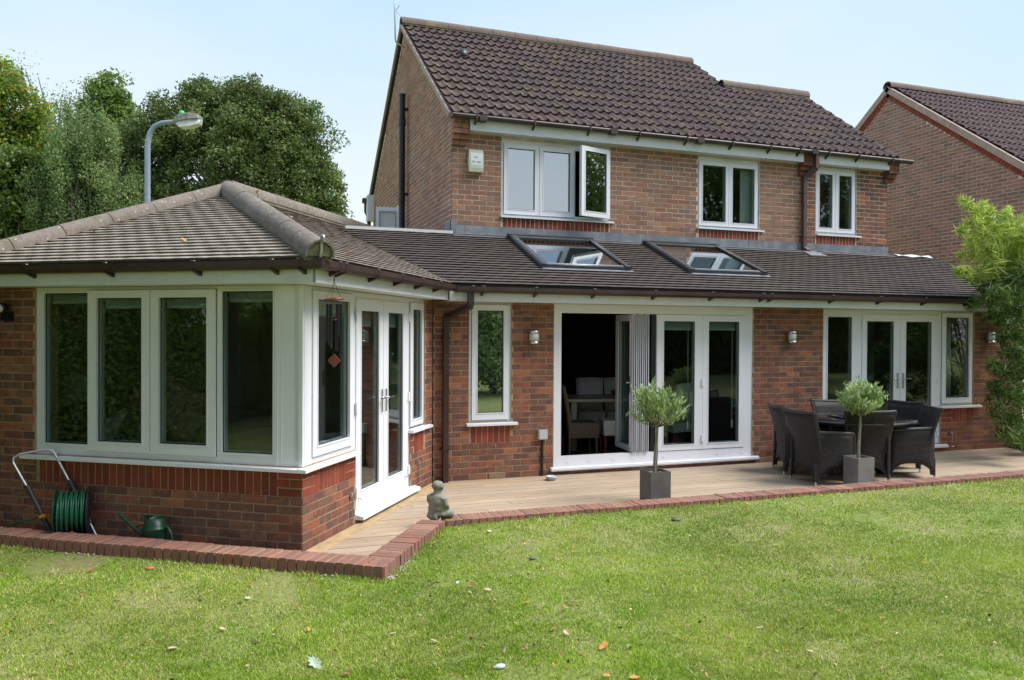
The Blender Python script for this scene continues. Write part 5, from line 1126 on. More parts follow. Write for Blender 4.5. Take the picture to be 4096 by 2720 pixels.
# ------------------------------------------------------------------ statue, bowl, hose reel, watering can
sp_ = kz(1752, 2071); st = thing('garden_statue', 'weathered stone statue of a seated meditating figure on the kerb corner', 'statue', (sp_.x, sp_.y+.02, KZ), -math.radians(62), local=True)
def blob(parts, voxel, name, mat, parent):
    mb = MB()
    for p in parts:
        if p[0] == 's': mb.sphere(p[1], 1., 14, 10, p[2])
        else: mb.tube(p[1], p[2], 10)
    o = mb.build(name, mat, parent)
    r = o.modifiers.new('remesh', 'REMESH'); r.mode = 'VOXEL'; r.voxel_size = voxel; r.use_smooth_shade = True
    sm = o.modifiers.new('smooth', 'SMOOTH'); sm.factor = .6; sm.iterations = 3
    return o
blob([('s', (0, -.005, .150), (.088, .060, .085)), ('s', (0, -.0, .195), (.092, .050, .036)), ('s', (0, 0, .085), (.088, .068, .06)), ('s', (0, .005, .045), (.092, .075, .045)),
      ('t', [(0, 0, .21), (0, .004, .25)], [.038, .034]), ('s', (0, .010, .290), (.042, .048, .055)), ('s', (0, -.004, .302), (.044, .046, .048)), ('s', (0, .062, .286), (.009, .011, .014)),
      ('s', (.049, .008, .283), (.006, .011, .02)), ('s', (-.049, .008, .283), (.006, .011, .02)),
      ('t', [(.083, -.004, .195), (.098, .0, .14), (.078, .035, .098), (.02, .085, .082)], [.026, .023, .019, .014]), ('t', [(-.083, -.004, .195), (-.098, .0, .14), (-.078, .035, .098), (-.02, .085, .082)], [.026, .023, .019, .014]),
      ('t', [(.04, .01, .045), (.10, .055, .042), (.05, .105, .036), (-.03, .105, .036)], [.044, .036, .028, .02]), ('t', [(-.04, .01, .045), (-.10, .055, .042), (-.05, .10, .042), (.03, .10, .05)], [.044, .036, .028, .02]),
      ('t', [(.05, -.04, .02), (0, -.05, .012), (-.05, -.04, .02)], [.03, .034, .03]), ('t', [(.07, -.02, .19), (.02, -.052, .15), (-.03, -.055, .09)], [.006, .006, .006]), ('s', (0, .085, .078), (.028, .018, .012))], .0042, 'figure', 'stone', st)
st.scale = (1.18, 1.15, .98)
bw_ = pz(2205, 1911, 0.03); t = thing('bowl', 'small blue and white patterned china bowl by the junction box pipe', 'bowl', (bw_.x, bw_.y, 0.0), local=True)
mb = MB(); mb.lathe([(0, .0), (.04, .0), (.042, .008), (.060, .024), (.066, .052), (.063, .054), (.056, .028), (.03, .014), (0, .012)], n=28); mb.build('body', 'bowl_white', t)
mb = MB()
for k in range(14):
    a = 2*PI*k/14; mb.tube([(.0605*math.cos(a+f)*(1+.02), .0605*math.sin(a+f)*1.02, .030+.012*math.sin(f*14)) for f in np.linspace(0, .44, 6)], .0028, 5)
mb.build('pattern', 'bowl_blue', t)
def fp3(s, tt, z): return FF.p(s, -tt, z)
hr = thing('hose_reel', 'hose reel trolley with green hose and steel handle behind the kerb', 'hose reel', tuple(fp3(-2.15, -.2, .01)))
A0, A1, A2, A3_ = fp3(-2.66, -.26, .70), fp3(-2.63, -.24, .74), fp3(-2.49, -.10, .775), fp3(-2.42, -.07, .72)
mb = MB(); mb.tube([fp3(-2.23, -.25, .01), fp3(-2.48, -.26, .43), fp3(-2.64, -.265, .66), fp3(-2.655, -.25, .70), fp3(-2.62, -.22, .73), fp3(-2.48, -.08, .755), fp3(-2.44, -.05, .745), fp3(-2.415, -.045, .71), fp3(-2.24, -.05, .45), fp3(-1.97, -.05, .01)], .011, 8); mb.build('handle', 'steel', hr)
mb = MB(); mb.tube([fp3(-2.50, -.26, .47), fp3(-2.26, -.25, .08)], .020, 8); mb.tube([fp3(-2.26, -.05, .49), fp3(-2.03, -.05, .12)], .020, 8); mb.build('frame', 'dark_plastic', hr)
cc = fp3(-2.13, -.15, .235); axv = (fp3(0, .115, 0)-fp3(-.11, 0, 0)).normalized(); axv = (C3*.80+D3*.6).normalized()
for s in (-1, 1): mb = MB(); mb.lathe([(0, -.006), (.205, -.006), (.215, 0), (.205, .006), (0, .006)], cc+axv*s*.125, 28, axis=axv); mb.build('flange', 'green_plastic' if s < 0 else 'dark_plastic', hr)
mb = MB(); k_ = 0; o1 = axv.orthogonal().normalized(); o2 = axv.cross(o1)
pts = []
for i in range(520):
    a = i*.19; tt = (i/520*3.0) % 2; f = tt if tt < 1 else 2-tt; rr = .155+.012*(i//170)+.006*math.sin(a*.37+i*.01); pts.append(cc+axv*(-.10+.20*f)+o1*rr*math.cos(a)+o2*rr*math.sin(a))
mb.tube(pts, .0095, 6); mb.build('hose', 'hose', hr)
mb = MB(); mb.lathe([(0, -.12), (.14, -.12), (.14, .12), (0, .12)], cc, 20, axis=axv); mb.build('drum', 'hose', hr)
mb = MB(); mb.tube([fp3(-2.36, -.26, .20), fp3(-2.34, -.26, .21), fp3(-2.30, -.26, .215)], .018, 8); mb.build('connector', 'orange', hr)
mb = MB(); mb.tube([fp3(-2.36, -.26, .20), fp3(-2.6, -.25, .14), fp3(-2.9, -.2, .02)], .009, 6); mb.build('feed_hose', 'hose', hr)
mb = MB(); mb.tube([fp3(-2.04, -.255, .04), fp3(-2.04, -.25, .10)], .016, 8); mb.build('valve', 'redp', hr)
wc_ = fp3(-1.275, -.17, .012); t = thing('watering_can', 'dark green plastic watering can lying low behind the kerb', 'watering can', tuple(wc_), math.atan2(C2.y, C2.x), local=True)
mb = MB(); mb.lathe([(0, 0), (.098, 0), (.102, .01), (.098, .14), (.103, .148), (.098, .156), (.085, .17), (.080, .235), (.076, .235), (.076, .16), (.09, .14), (.09, .02), (0, .02)], n=24); mb.build('body', 'green_plastic', t)
mb = MB(); mb.tube([(-.07, 0, .05), (-.20, 0, .13), (-.365, 0, .25)], [.022, .016, .013], 8); mb.tube([(-.21, 0, .14), (-.10, 0, .165)], .006, 6); mb.build('spout', 'green_plastic', t)
mb = MB(); mb.tube([(.075, 0, .165), (.13, 0, .155), (.16, 0, .10), (.175, 0, .02)], .012, 7); mb.tube([(-.09, 0, .20), (-.10, 0, .235), (-.02, 0, .245)], .010, 7); mb.build('handle', 'green_plastic', t)
# raised bed edge by the bamboo
bed = MB(); e_a, e_b = pz(3967, 1779, 0), pz(4180, 1812, 0); d_ = (e_b-e_a).normalized(); n_ = Vector((-d_.y, d_.x, 0)); L = (e_b-e_a).length
bt_ = thing('bed_edging', 'low brick edging of the bamboo bed at the right end of the deck', 'edging', tuple(e_a))
for k in range(int(L/.225)):
    for z in (0, .075):
        mb = MB(); mb.cr = random.random(); mb.obox(e_a+d_*(k*.225+(z > 0)*.1)+Vector((0, 0, z+.002)), d_*.215, n_*-.1 if n_.x < 0 else n_*.1, (0, 0, .068)); mb.build('brick', 'brick_new', bt_)
# ------------------------------------------------------------------ bamboo
bb = thing('bamboo', 'tall bamboo with lime green tops leaning in at the right edge', 'bamboo', (11.9, 8.6, 0))
young = [(180, 100, 26), (230, 125, 30), (150, 75, 16), (260, 95, 16), (200, 195, 26), (270, 175, 30), (300, 130, 18), (150, 250, 26), (195, 300, 32), (260, 260, 48), (330, 235, 48), (400, 140, 20), (400, 165, 16), (410, 225, 34), (470, 205, 36), (480, 290, 50), (380, 320, 60), (300, 350, 55), (205, 370, 30), (140, 385, 14), (115, 475, 16), (160, 480, 26), (230, 510, 34), (300, 450, 50), (380, 430, 60), (460, 400, 60), (440, 320, 50), (540, 250, 60), (560, 380, 70)]
mature = [(190, 520, 16), (270, 560, 34), (340, 530, 45), (420, 520, 55), (500, 500, 60), (230, 650, 26), (200, 680, 18), (290, 640, 34), (360, 610, 46), (440, 600, 52), (520, 620, 60), (300, 735, 26), (350, 760, 26), (400, 700, 42), (470, 700, 50), (540, 740, 60), (370, 860, 26), (440, 820, 44), (500, 860, 50), (400, 940, 34), (460, 950, 44), (310, 1010, 22), (350, 1040, 30), (400, 1050, 44), (470, 1060, 50), (320, 1130, 24), (360, 1160, 40), (420, 1190, 50), (480, 1190, 50), (330, 1260, 28), (380, 1320, 44), (450, 1330, 50), (370, 1400, 30), (440, 1420, 44), (500, 1430, 50), (290, 1200, 14), (560, 1000, 60), (560, 1200, 60), (560, 1400, 60), (540, 880, 60)]
def bpt(q, dj): return pd(3750+q[0]/1.425, 750+q[1]/1.425, 11.35+dj)
culm = MB(); roots = [Vector((11.75+random.uniform(0, .7), 8.5+random.uniform(-.4, .5), 0)) for _ in range(16)]
for nm, lst, mt_, per in (('young_foliage', young, 'bamboo_young', 1.0), ('foliage', mature, 'bamboo', 1.25)):
    C = []; 
    for i, q in enumerate(lst):
        dj = random.uniform(-.55, .55) if nm == 'foliage' else random.uniform(-.35, .35); c = bpt(q, dj); r = q[2]/1.425/FPX*11.3; n = int(per*(q[2]**1.6)*(.30 if nm == 'young_foliage' else .22))+9
        P = rng.normal(size=(n, 3)); P /= np.linalg.norm(P, axis=1)[:, None]; P *= (rng.random((n, 1))**.6)*r*1.75; C.append(P+np.array(c))
        if random.random() < .8:
            rt_ = random.choice(roots); m_ = rt_.lerp(c, .55)+Vector((.25, .1, .5)); culm.tube([rt_, rt_.lerp(m_, .5)+Vector((.05, 0, .15)), m_, m_.lerp(c, .6)+Vector((.0, 0, .12)), c], [.009, .008, .006, .004, .002], 5, False)
    C = np.concatenate(C); V = leafcloud(C, .18, .12, droop=.3); o = bpy.data.objects.new(nm, npmesh(nm, V-np.array(BASE[bb.name]), 4, mt_, rng.random(len(C)))); COL.objects.link(o); o.parent = bb
culm.build('culm', 'culm', bb)
# ------------------------------------------------------------------ trees
def tree(name, label, cat, ells, depth, mat, nclump, crad, per, lsize, ratio, root_u, group, zspread=.8, droop=0., limb=True, gap=.25, seed=1, extra=None, below=None):
    global rng; rng = np.random.default_rng(seed); random.seed(seed)
    base = pd(root_u, 1340, depth); base.z = 0; t = thing(name, label, cat, tuple(base), group=group)
    cs = []; tot = sum(e_[2]*e_[3] for e_ in ells); sc = depth/FPX
    for (u, v, ru, rv) in ells:
        for k in range(int(nclump*ru*rv/tot)+1):
            d = rng.normal(size=3); d /= np.linalg.norm(d); f = rng.random()**.38
            c = pd(u, v, depth)+RT*float(d[0]*ru*sc*f)+Vector((0, 0, 1))*float(d[2]*rv*sc*f)+FWD*float(d[1]*min(ru, rv)*sc*f*zspread)
            cs.append((c, crad*random.uniform(.7, 1.3)))
    Cc = []
    for c, r in cs:
        n = int(per*random.uniform(.6, 1.3)); P = rng.normal(size=(n, 3)); P /= np.linalg.norm(P, axis=1)[:, None]; P *= (rng.random((n, 1))**.5)*r; P[:, 2] *= (1.9 if droop else .8); Cc.append(P+np.array(c))
    C = np.concatenate(Cc); V = leafcloud(C, lsize, ratio, droop=droop); o = bpy.data.objects.new('crown', npmesh('crown', V-np.array(tuple(base)), 4, mat, rng.random(len(C)))); COL.objects.link(o); o.parent = t
    mb = MB(); cen = sum((c for c, r in cs), Vector())/len(cs); fork = Vector((base.x, base.y, max(1.5, cen.z*.45))); mb.tube([base, base.lerp(fork, .5)+Vector((.05, 0, 0)), fork], [.018*cen.z+.05, .014*cen.z+.04, .011*cen.z+.03], 9)
    mb.build('trunk', 'bark', t)
    mb = MB()
    for c, r in random.sample(cs, min(len(cs), 46)):
        m_ = fork.lerp(c, .5)+Vector((random.uniform(-.4, .4), random.uniform(-.4, .4), .35)); mb.tube([fork, m_, c], [.012*cen.z+.03, .06, .015], 5, False)
    mb.build('limb', 'bark', t); return t
G1 = 'trees behind the garden room'
tree('oak_tree', 'big rounded dark green oak tree right of the street lamp', 'tree', [(930, 640, 330, 300), (1120, 620, 240, 240), (620, 560, 170, 160), (780, 520, 180, 170), (950, 420, 170, 130), (1180, 800, 190, 180), (640, 760, 180, 160), (930, 840, 260, 120), (830, 450, 150, 120), (700, 500, 130, 120), (1300, 820, 80, 120), (1000, 510, 250, 170), (1130, 560, 190, 170), (560, 680, 150, 150), (500, 800, 140, 100), (1300, 700, 75, 130), (1260, 870, 110, 90)], 30., 'oak', 760, .48, 240, .115, .6, 1000, G1, seed=31)
tree('birch_tree', 'pale grey green birch tree with drooping branches left of the street lamp', 'tree', [(330, 560, 130, 130), (300, 700, 170, 150), (400, 800, 150, 110), (480, 780, 80, 80), (220, 820, 120, 110), (300, 900, 190, 80), (380, 640, 100, 120)], 25., 'birch', 190, .32, 230, .085, .5, 330, G1, droop=.9, seed=32)
tree('maple_tree', 'bright green tree top rising between the birch and the oak', 'tree', [(440, 420, 90, 90), (470, 340, 50, 45), (500, 470, 70, 100), (380, 480, 80, 70), (420, 560, 120, 110)], 33., 'lime_tree', 85, .50, 130, .16, .6, 470, G1, seed=33)
tree('autumn_tree', 'tree with yellow and orange autumn leaves at the far left edge', 'tree', [(40, 420, 120, 110), (130, 490, 110, 90), (30, 600, 130, 170), (-80, 500, 130, 180), (170, 600, 80, 90), (60, 330, 50, 60), (-20, 300, 70, 70), (60, 760, 160, 120)], 27., 'autumn', 170, .5, 105, .14, .65, -60, G1, seed=34)
tree('sycamore_tree', 'darker green tree with gaps of sky low at the far left', 'tree', [(60, 760, 170, 150), (160, 850, 190, 120), (-60, 850, 160, 140), (250, 930, 230, 90), (40, 960, 200, 100), (500, 900, 150, 80), (220, 700, 110, 110), (-20, 700, 120, 120)], 25.6, 'darktree', 330, .42, 95, .15, .65, 60, G1, seed=35)
tree('wispy_birch_tree', 'thin wispy birch top against the sky above the autumn tree', 'tree', [(110, 330, 45, 80), (330, 400, 60, 60), (380, 390, 90, 40), (70, 300, 30, 60), (230, 430, 100, 60)], 34., 'birch', 60, .5, 26, .10, .55, 250, G1, seed=36, droop=.3)
rng = np.random.default_rng(77); random.seed(77)
# overhanging twig tips that just dip into the top of the picture belong to the garden tree behind the camera
def wtree(name, label, x, y, h, rad, mat, n, per, ls, low=.35, group=None, seed=1, cat='tree', rr=.55):
    global rng; rng = np.random.default_rng(seed); random.seed(seed)
    t = thing(name, label, cat, (x, y, 0), group=group, local=True); cs = []
    for k in range(n):
        d = rng.normal(size=3); d /= np.linalg.norm(d); f = rng.random()**.4; zc = h*(low+1)/2; rz_ = h*(1-low)/2
        cs.append((Vector((d[0]*rad*f, d[1]*rad*f, zc+d[2]*rz_*f)), rr*random.uniform(.7, 1.3)))
    Cc = []
    for c, r in cs:
        m = int(per*random.uniform(.6, 1.3)); P = rng.normal(size=(m, 3)); P /= np.linalg.norm(P, axis=1)[:, None]; P *= (rng.random((m, 1))**.5)*r; P[:, 2] *= .8; Cc.append(P+np.array(c))
    C = np.concatenate(Cc); V = leafcloud(C, ls, .6); o = bpy.data.objects.new('crown', npmesh('crown', V, 4, mat, rng.random(len(C)))); COL.objects.link(o); o.parent = t
    mb = MB(); fk = Vector((0, 0, h*low)); mb.tube([(0, 0, 0), (.05, 0, h*low*.5), fk], [.03*h, .024*h, .02*h], 9); mb.build('trunk', 'bark', t)
    mb = MB()
    for c, r in random.sample(cs, min(len(cs), 30)): mb.tube([fk, fk.lerp(c, .5)+Vector((0, 0, .3)), c], [.011*h, .05, .015], 5, False)
    mb.build('limb', 'bark', t); return t
GR = 'garden trees behind the camera'
wtree('garden_tree', 'unseen broad tree added far left of the lawn, crown raised to block sky', -9.0, 3.4, 9.5, 5.2, 'darktree', 210, 120, .20, .42, GR, 41, rr=.8)  # added out of view; high crown keeps sky light off the garden room front
wtree('garden_tree', 'tall dense tree behind the left side of the lawn, outside the picture', -3.9, -.8, 11.5, 4.3, 'darktree', 260, 130, .22, .50, GR, 42, rr=.8)
wtree('garden_tree', 'unseen tree added behind the camera to block sky from the garden room front', 2.8, -10.0, 10.0, 4.2, 'darktree', 200, 120, .24, .25, GR, 54, rr=.85)  # added out of view to close the barrier that darkens the garden room front
wtree('garden_tree', 'tall loose tree far behind the right of the lawn, seen mirrored in the upper windows', 22, -8, 13.5, 5.0, 'darktree', 190, 110, .24, .22, GR, 43, rr=.9)
wtree('garden_tree', 'second tall tree beyond the right of the lawn, seen mirrored in the upper windows', 30.5, -5, 13, 4.6, 'darktree', 170, 110, .24, .2, GR, 44, rr=.9)
wtree('garden_tree', 'pale bushy tree right of the lawn, seen mirrored in the narrow window', 7.1, -3.4, 4.6, 1.5, 'willow', 120, 170, .12, .04, GR, 45)
wtree('garden_tree', 'bushy tree far to the right of the lawn', 16.5, 1.0, 5.5, 2.6, 'darktree', 120, 120, .18, .12, GR, 46)
wtree('garden_tree', 'distant low tree on the left horizon', -40, -14, 6.0, 6., 'darktree', 120, 90, .40, .05, GR, 47, rr=1.2)
wtree('garden_tree', 'distant low tree further round on the left horizon', -34, -26, 5.2, 5.5, 'darktree', 120, 90, .40, .05, GR, 48, rr=1.2)
rng = np.random.default_rng(19); n = 60000
P = np.stack([rng.uniform(-5, 33, n), -11+rng.normal(0, .15, n)+.5*rng.random(n), 0*rng.random(n)], 1); P[:, 2] = rng.random(n)**.8*(4.0+.5*np.sin(P[:, 0]*.9)+.4*np.sin(P[:, 0]*2.3))
hg = thing('hedge', 'tall boundary hedge along the far side of the garden behind the camera', 'hedge', (14, -11, 0)); V = leafcloud(P, .26, .6); o = bpy.data.objects.new('foliage', npmesh('foliage', V-np.array([14, -11, 0]), 4, 'darktree', rng.random(n))); COL.objects.link(o); o.parent = hg
mb = MB(); mb.box(-5, 33, -11.3, -10.9, 0, 3.3); mb.build('stem', 'under', hg)
rng = np.random.default_rng(29); n = 120000
HA = W+C3*-3.62-D3*.05; P = np.array(tuple(HA))+np.outer(rng.uniform(0, 3.1, n), -np.array(tuple(D3)))+np.outer(rng.normal(0, .07, n)+np.where(rng.random(n) < .75, .42, -.35)*rng.random(n)**.3, np.array(tuple(C3))); P[:, 2] = rng.random(n)**.85*4.0+.1*np.sin(P[:, 0]*6)
hg = thing('hedge', 'tall thick evergreen hedge standing just left of the garden room, outside the picture', 'hedge', tuple(HA)); V = leafcloud(P, .05, .5); o = bpy.data.objects.new('foliage', npmesh('foliage', V-np.array(tuple(HA)), 4, 'hedge_leaf', rng.random(n))); COL.objects.link(o); o.parent = hg
mb = MB(); mb.obox(HA-C3*.2, C3*.35, D3*-3.0, (0, 0, 3.8)); mb.build('stem', 'under', hg)
# hedge down the left side of the lawn
rng = np.random.default_rng(9); n = 42000
hx = rng.uniform(0, 1, n); P = np.stack([-9.6+rng.normal(0, .10, n)+np.where(rng.random(n) < .6, .35, -.3)*rng.random(n), -3+hx*13.5, rng.random(n)**.8*(1.85+.15*hx+.12*np.sin(hx*19))], 1)
hg = thing('hedge', 'dense green garden hedge along the left side of the lawn', 'hedge', (-9.6, 3, 0)); V = leafcloud(P, .12, .6); o = bpy.data.objects.new('foliage', npmesh('foliage', V-np.array([-9.6, 3, 0]), 4, 'lime_tree', rng.random(n))); COL.objects.link(o); o.parent = hg
mb = MB(); mb.box(-9.85, -9.45, -3, 10.5, 0, 1.6); mb.build('stem', 'under', hg)
# ------------------------------------------------------------------ things inside, seen through the glass
def dchair(label, u, d, head, wick=False):
    p = pd(u, 1400, d); t = thing('dining_chair', label, 'dining chair', (p.x, p.y, .095), -math.radians(head), 'dining chairs round the indoor table', local=True)
    m = 'wicker_brown' if wick else 'cream'
    mb = MB(); G = [[((.21+.015*v_)*u_, -.21-.10*v_**1.5, .40+.58*v_+(.0 if v_ < 1 else .012*(1-u_*u_))) for u_ in np.linspace(-1, 1, 7)] for v_ in np.linspace(0, 1, 7)]; mb.smooth = True; mb.grid(G, (0, .055, 0)); mb.smooth = False; mb.build('backrest', m, t)
    mb = MB(); mb.box(-.215, .215, -.2, .24, .34, .47); mb.build('seat', m, t); mb = MB(); mb.box(-.21, .21, -.2, .235, .26, .34); mb.build('skirt', m, t)
    for sx in (-1, 1):
        for sy in (-.18, .2): mb = MB(); mb.tube([(sx*.185, sy, .27), (sx*.19, sy*1.05, 0)], [.02, .015], 6); mb.build('leg', 'chime_wood' if not wick else 'wicker_brown', t)
dchair('cream dining chair at the far side of the indoor table, left one', 2364, 12.6, 200); dchair('cream dining chair at the far side of the indoor table, right one', 2478, 12.6, 200)
dchair('brown woven dining chair just inside the open folding doors', 2318, 11.0, 100, True); dchair('cream dining chair side-on beside the open folding door leaf', 2470, 11.3, 285); dchair('cream dining chair seen through the closed folding door', 2705, 11.7, 350)
p = pd(2450, 1400, 11.9); t = thing('dining_table', 'pale stone topped dining table inside the open folding doors', 'table', (p.x, p.y, .095), math.radians(-8), local=True)
mb = MB(); mb.box(-.85, .85, -.45, .45, .715, .755); mb.build('table_top', 'table_stone', t)
for sx in (-1, 1):
    for sy in (-1, 1): mb = MB(); mb.box(sx*.72-.04, sx*.72+.04, sy*.36-.04, sy*.36+.04, 0, .714); mb.build('leg', 'table_stone', t)
t2 = thing('basket', 'orange and red cloth heaped in a basket on the dining table', 'basket', (p.x+.15, p.y, .86), local=True); mb = MB(); mb.lathe([(0, 0), (.13, 0), (.17, .07), (.15, .07), (.11, .01)], n=18); mb.build('rim', 'wicker_brown', t2); mb = MB(); mb.sphere((0, 0, .06), .13, 10, 7, (1.1, .9, .5)); mb.build('cloth', 'red_cloth', t2)
def cushion(label, u_p, v_p, d_p, w_, h_, tilt, mat):
    p = pd(u_p, v_p, d_p); t = MB(); M_ = Matrix.Rotation(math.atan2(C2.y, C2.x), 4, 'Z') @ Matrix.Rotation(-.35, 4, 'X') @ Matrix.Rotation(tilt, 4, 'Y')
    G = [[M_ @ Vector((w_/2*u_*(1+.06*abs(v_)**2), -.07*(1-u_*u_)*(1-v_*v_)-.01, h_/2*v_*(1+.06*abs(u_)**2))) for u_ in np.linspace(-1, 1, 8)] for v_ in np.linspace(-1, 1, 8)]
    G = [[p+q for q in r] for r in G]; bd = M_ @ Vector((0, .06, 0)); t.smooth = True; t.grid(G, bd); lone(t, 'cushion', mat, label, 'cushion', 'cushions on the garden room sofa')
sofa = thing('sofa', 'dark sofa with a low back standing under the garden room windows', 'sofa', tuple(pd(690, 1500, 8.95).xy)+(.09,), math.atan2(C2.y, C2.x), local=True)
mb = MB(); mb.box(-1.0, 1.0, -.4, .4, .05, .40); mb.build('seat', 'cushion_c', sofa); mb = MB(); mb.box(-1.0, 1.0, .25, .45, .40, .82); mb.build('backrest', 'cushion_c', sofa)
for s_ in (-1, 1): mb = MB(); mb.box(s_*1.0-.1*(s_ < 0)-.0, s_*1.0+.1*(s_ > 0)+.001, -.42, .45, .05, .62); mb.build('arm', 'cushion_c', sofa)
cushion('brown cushion slumped at the left end of the sofa', 560, 1640, 8.6, .50, .42, .3, 'cushion_a'); cushion('pale cushion low at the left of the sofa', 452, 1705, 8.4, .34, .26, -.5, 'cushion_b')
cushion('olive cushion in the middle of the sofa', 530, 1715, 8.35, .42, .36, -.25, 'cushion_c'); cushion('large pale grey cushion standing on its corner', 745, 1690, 8.3, .30, .34, .55, 'cushion_a'); cushion('brown cushion behind the pale grey one', 715, 1625, 8.5, .48, .46, .4, 'cushion_a')
lp_ = pd(300, 1500, 8.75); lp_.z = .09; t = thing('table_lamp', 'table lamp with wide white shade and glass ball base by the left window pane', 'lamp', tuple(lp_), local=True)
mb = MB(); mb.lathe([(0, 0), (.2, 0), (.2, .5), (0, .5)], n=4); mb.build('stand', 'cushion_c', t); mb = MB(); mb.lathe([(.20, .93), (.175, 1.25), (.17, 1.25), (.195, .93)], n=28); mb.build('shade', 'curtain', t)
mb = MB()
for k in range(5): mb.sphere((0, 0, .55+k*.078), .04, 12, 8)
mb.build('base', 'lampglass', t)
for (x_, w_, lab) in ((8.17, .12, 'pale curtain gathered at the left side light of the far french doors'), (10.60, .30, 'pale curtain hanging behind the far right window')):
    mb = MB(); G = [[(x_+w_*i/20, 9.50+.035*math.sin(i*1.9), z) for i in range(21)] for z in (.75, 1.4, 2.1)]; mb.smooth = True; mb.grid(G, (0, .006, 0)); lone(mb, 'curtain', 'curtain', lab, 'curtain')
mb = MB(); mb.box(2.66, 3.62, 9.62, 9.66, .2, 2.3); lone(mb, 'backing', 'curtain', 'pale panel added behind the narrow window to make its glass look paler', 'backing')  # panel added only to lighten the narrow window
t = thing('picture', 'framed picture on the wall inside the narrow window', 'picture', (2.94, 9.60, 1.70), local=True); mb = MB(); mb.box(-.16, .16, -.005, .015, -.2, .2); mb.build('frame', 'black', t); mb = MB(); mb.box(-.12, .12, -.012, -.006, -.16, .16); mb.build('sheet', 'curtain', t)
# ------------------------------------------------------------------ grass
rng = np.random.default_rng(3)
NB = 1050000
th_ = math.radians(19.5)+rng.uniform(math.radians(-39), math.radians(39), NB); q = rng.random(NB); e_ = .35
ra, rb_ = 3.3, 15.; rr_ = (ra**(-e_)+(rb_**(-e_)-ra**(-e_))*q)**(-1/e_)
X = rr_*np.sin(th_); Y = rr_*np.cos(th_)
kx = np.array([K2.x, K3.x, K4.x, K5.x, K6.x]); ky = np.array([K2.y, K3.y, K4.y, K5.y, K6.y])
ylim = np.interp(X, kx, ky); ylim = np.where(X < K2.x, K2.y+(X-K2.x)*(K3.y-K2.y)/(K3.x-K2.x), ylim)
edge = ylim-Y
def vn(x, y, s, sd_):
    # cheap smooth value noise
    r_ = np.random.default_rng(sd_); T = r_.random((64, 64)); xi = x*s+40; yi = y*s+40; x0 = np.floor(xi).astype(int); y0 = np.floor(yi).astype(int); fx = xi-x0; fy = yi-y0; fx = fx*fx*(3-2*fx); fy = fy*fy*(3-2*fy)
    g_ = lambda a, b: T[a % 64, b % 64]; return (g_(x0, y0)*(1-fx)+g_(x0+1, y0)*fx)*(1-fy)+(g_(x0, y0+1)*(1-fx)+g_(x0+1, y0+1)*fx)*fy
pn = vn(X, Y, 1.1, 1)*.5+vn(X, Y, 3.2, 2)*.3+vn(X, Y, 9., 3)*.2
bare = (X < .4) & (edge < .75) & (vn(X, Y, 1.6, 5) > .38)
worn = vn(X, Y, 1.9, 21)*.6+vn(X, Y, 6.5, 22)*.4
keep = (edge > .012) & ~((worn > .66) & (rng.random(NB) < .5)) & (rng.random(NB) < np.clip(1.55-pn*1.25, .25, 1)) & ~(bare & (rng.random(NB) < .8))
X, Y, rr_, pn, edge = X[keep], Y[keep], rr_[keep], pn[keep], edge[keep]; n = len(X)
tuft = vn(X, Y, 14, 8)*.7+.6*(vn(X, Y, 2.4, 11) > .72)*vn(X, Y, 20, 12); H = rng.uniform(.008, .024, n)*(.5+.9*tuft)*np.where((edge < .10), 1.8, 1.); Wd = .0013+.00042*rr_
a = rng.uniform(0, 2*PI, n); la = rng.uniform(0, 2*PI, n); ln_ = H*rng.uniform(.2, 1.3, n)
Z0 = np.full(n, -.003)
B0 = np.stack([X-np.cos(a)*Wd, Y-np.sin(a)*Wd, Z0], 1); B1 = np.stack([X+np.cos(a)*Wd, Y+np.sin(a)*Wd, Z0], 1); Tp = np.stack([X+np.cos(la)*ln_, Y+np.sin(la)*ln_, H], 1)
fz = np.clip((X-1.0)/1.3, 0, 1); fz = .052*fz*fz*(3-2*fz); B0[:, 2] += fz; B1[:, 2] += fz; Tp[:, 2] += fz
V = np.stack([B0, B1, Tp], 1).reshape(-1, 3)
sun_side = np.clip((X-1)/7, 0, 1)*.0
rv = np.clip(rng.beta(1.5, 2.2, n)*.9+np.clip((7-Y)/14, 0, .2)*np.clip(1.2-X/6, .3, 1)+(pn-.46)*1.7-np.clip((X-2)/40, -.08, .12)+np.where(rng.random(n) < .07, .45, 0), 0, 1)
go = bpy.data.objects.new('grass', npmesh('grass', V, 3, 'grass', rv)); COL.objects.link(go); tag(go, 'short mown lawn grass with straw coloured patches', 'grass', kind='stuff')
# ------------------------------------------------------------------ fallen leaves, twigs, pebbles
def leafmesh(mat, sc, sd_, lob=True):
    r_ = random.Random(sd_); mb = MB(); prof = [(0, -.5), (.14, -.36), (.12, -.22), (.30, -.16), (.20, -.02), (.36, .12), (.2, .16), (.22, .36), (.08, .34), (0, .55)]; prof2 = [(-x_*r_.uniform(.8, 1.15), y_) for x_, y_ in prof[1:-1]][::-1]
    pl = prof+prof2; cu = r_.uniform(.25, .9); f = lambda x_, y_: (x_*sc, y_*sc, (cu*x_*x_*1.6+.35*abs(y_)**2*cu+.02)*sc)
    V = [f(*p_) for p_ in pl]; ce = f(0, 0); n_ = len(pl); top = [ce]+V; bot = [(x_, y_, z_-.0012) for x_, y_, z_ in top]; k = n_+1
    mb.add(top+bot, [(0, 1+i, 1+(i+1) % n_) for i in range(n_)]+[(k, k+1+(i+1) % n_, k+1+i) for i in range(n_)]+[(1+i, 1+i+k, 1+(i+1) % n_+k, 1+(i+1) % n_) for i in range(n_)])
    return mb.mesh('fallen_leaf', mat)
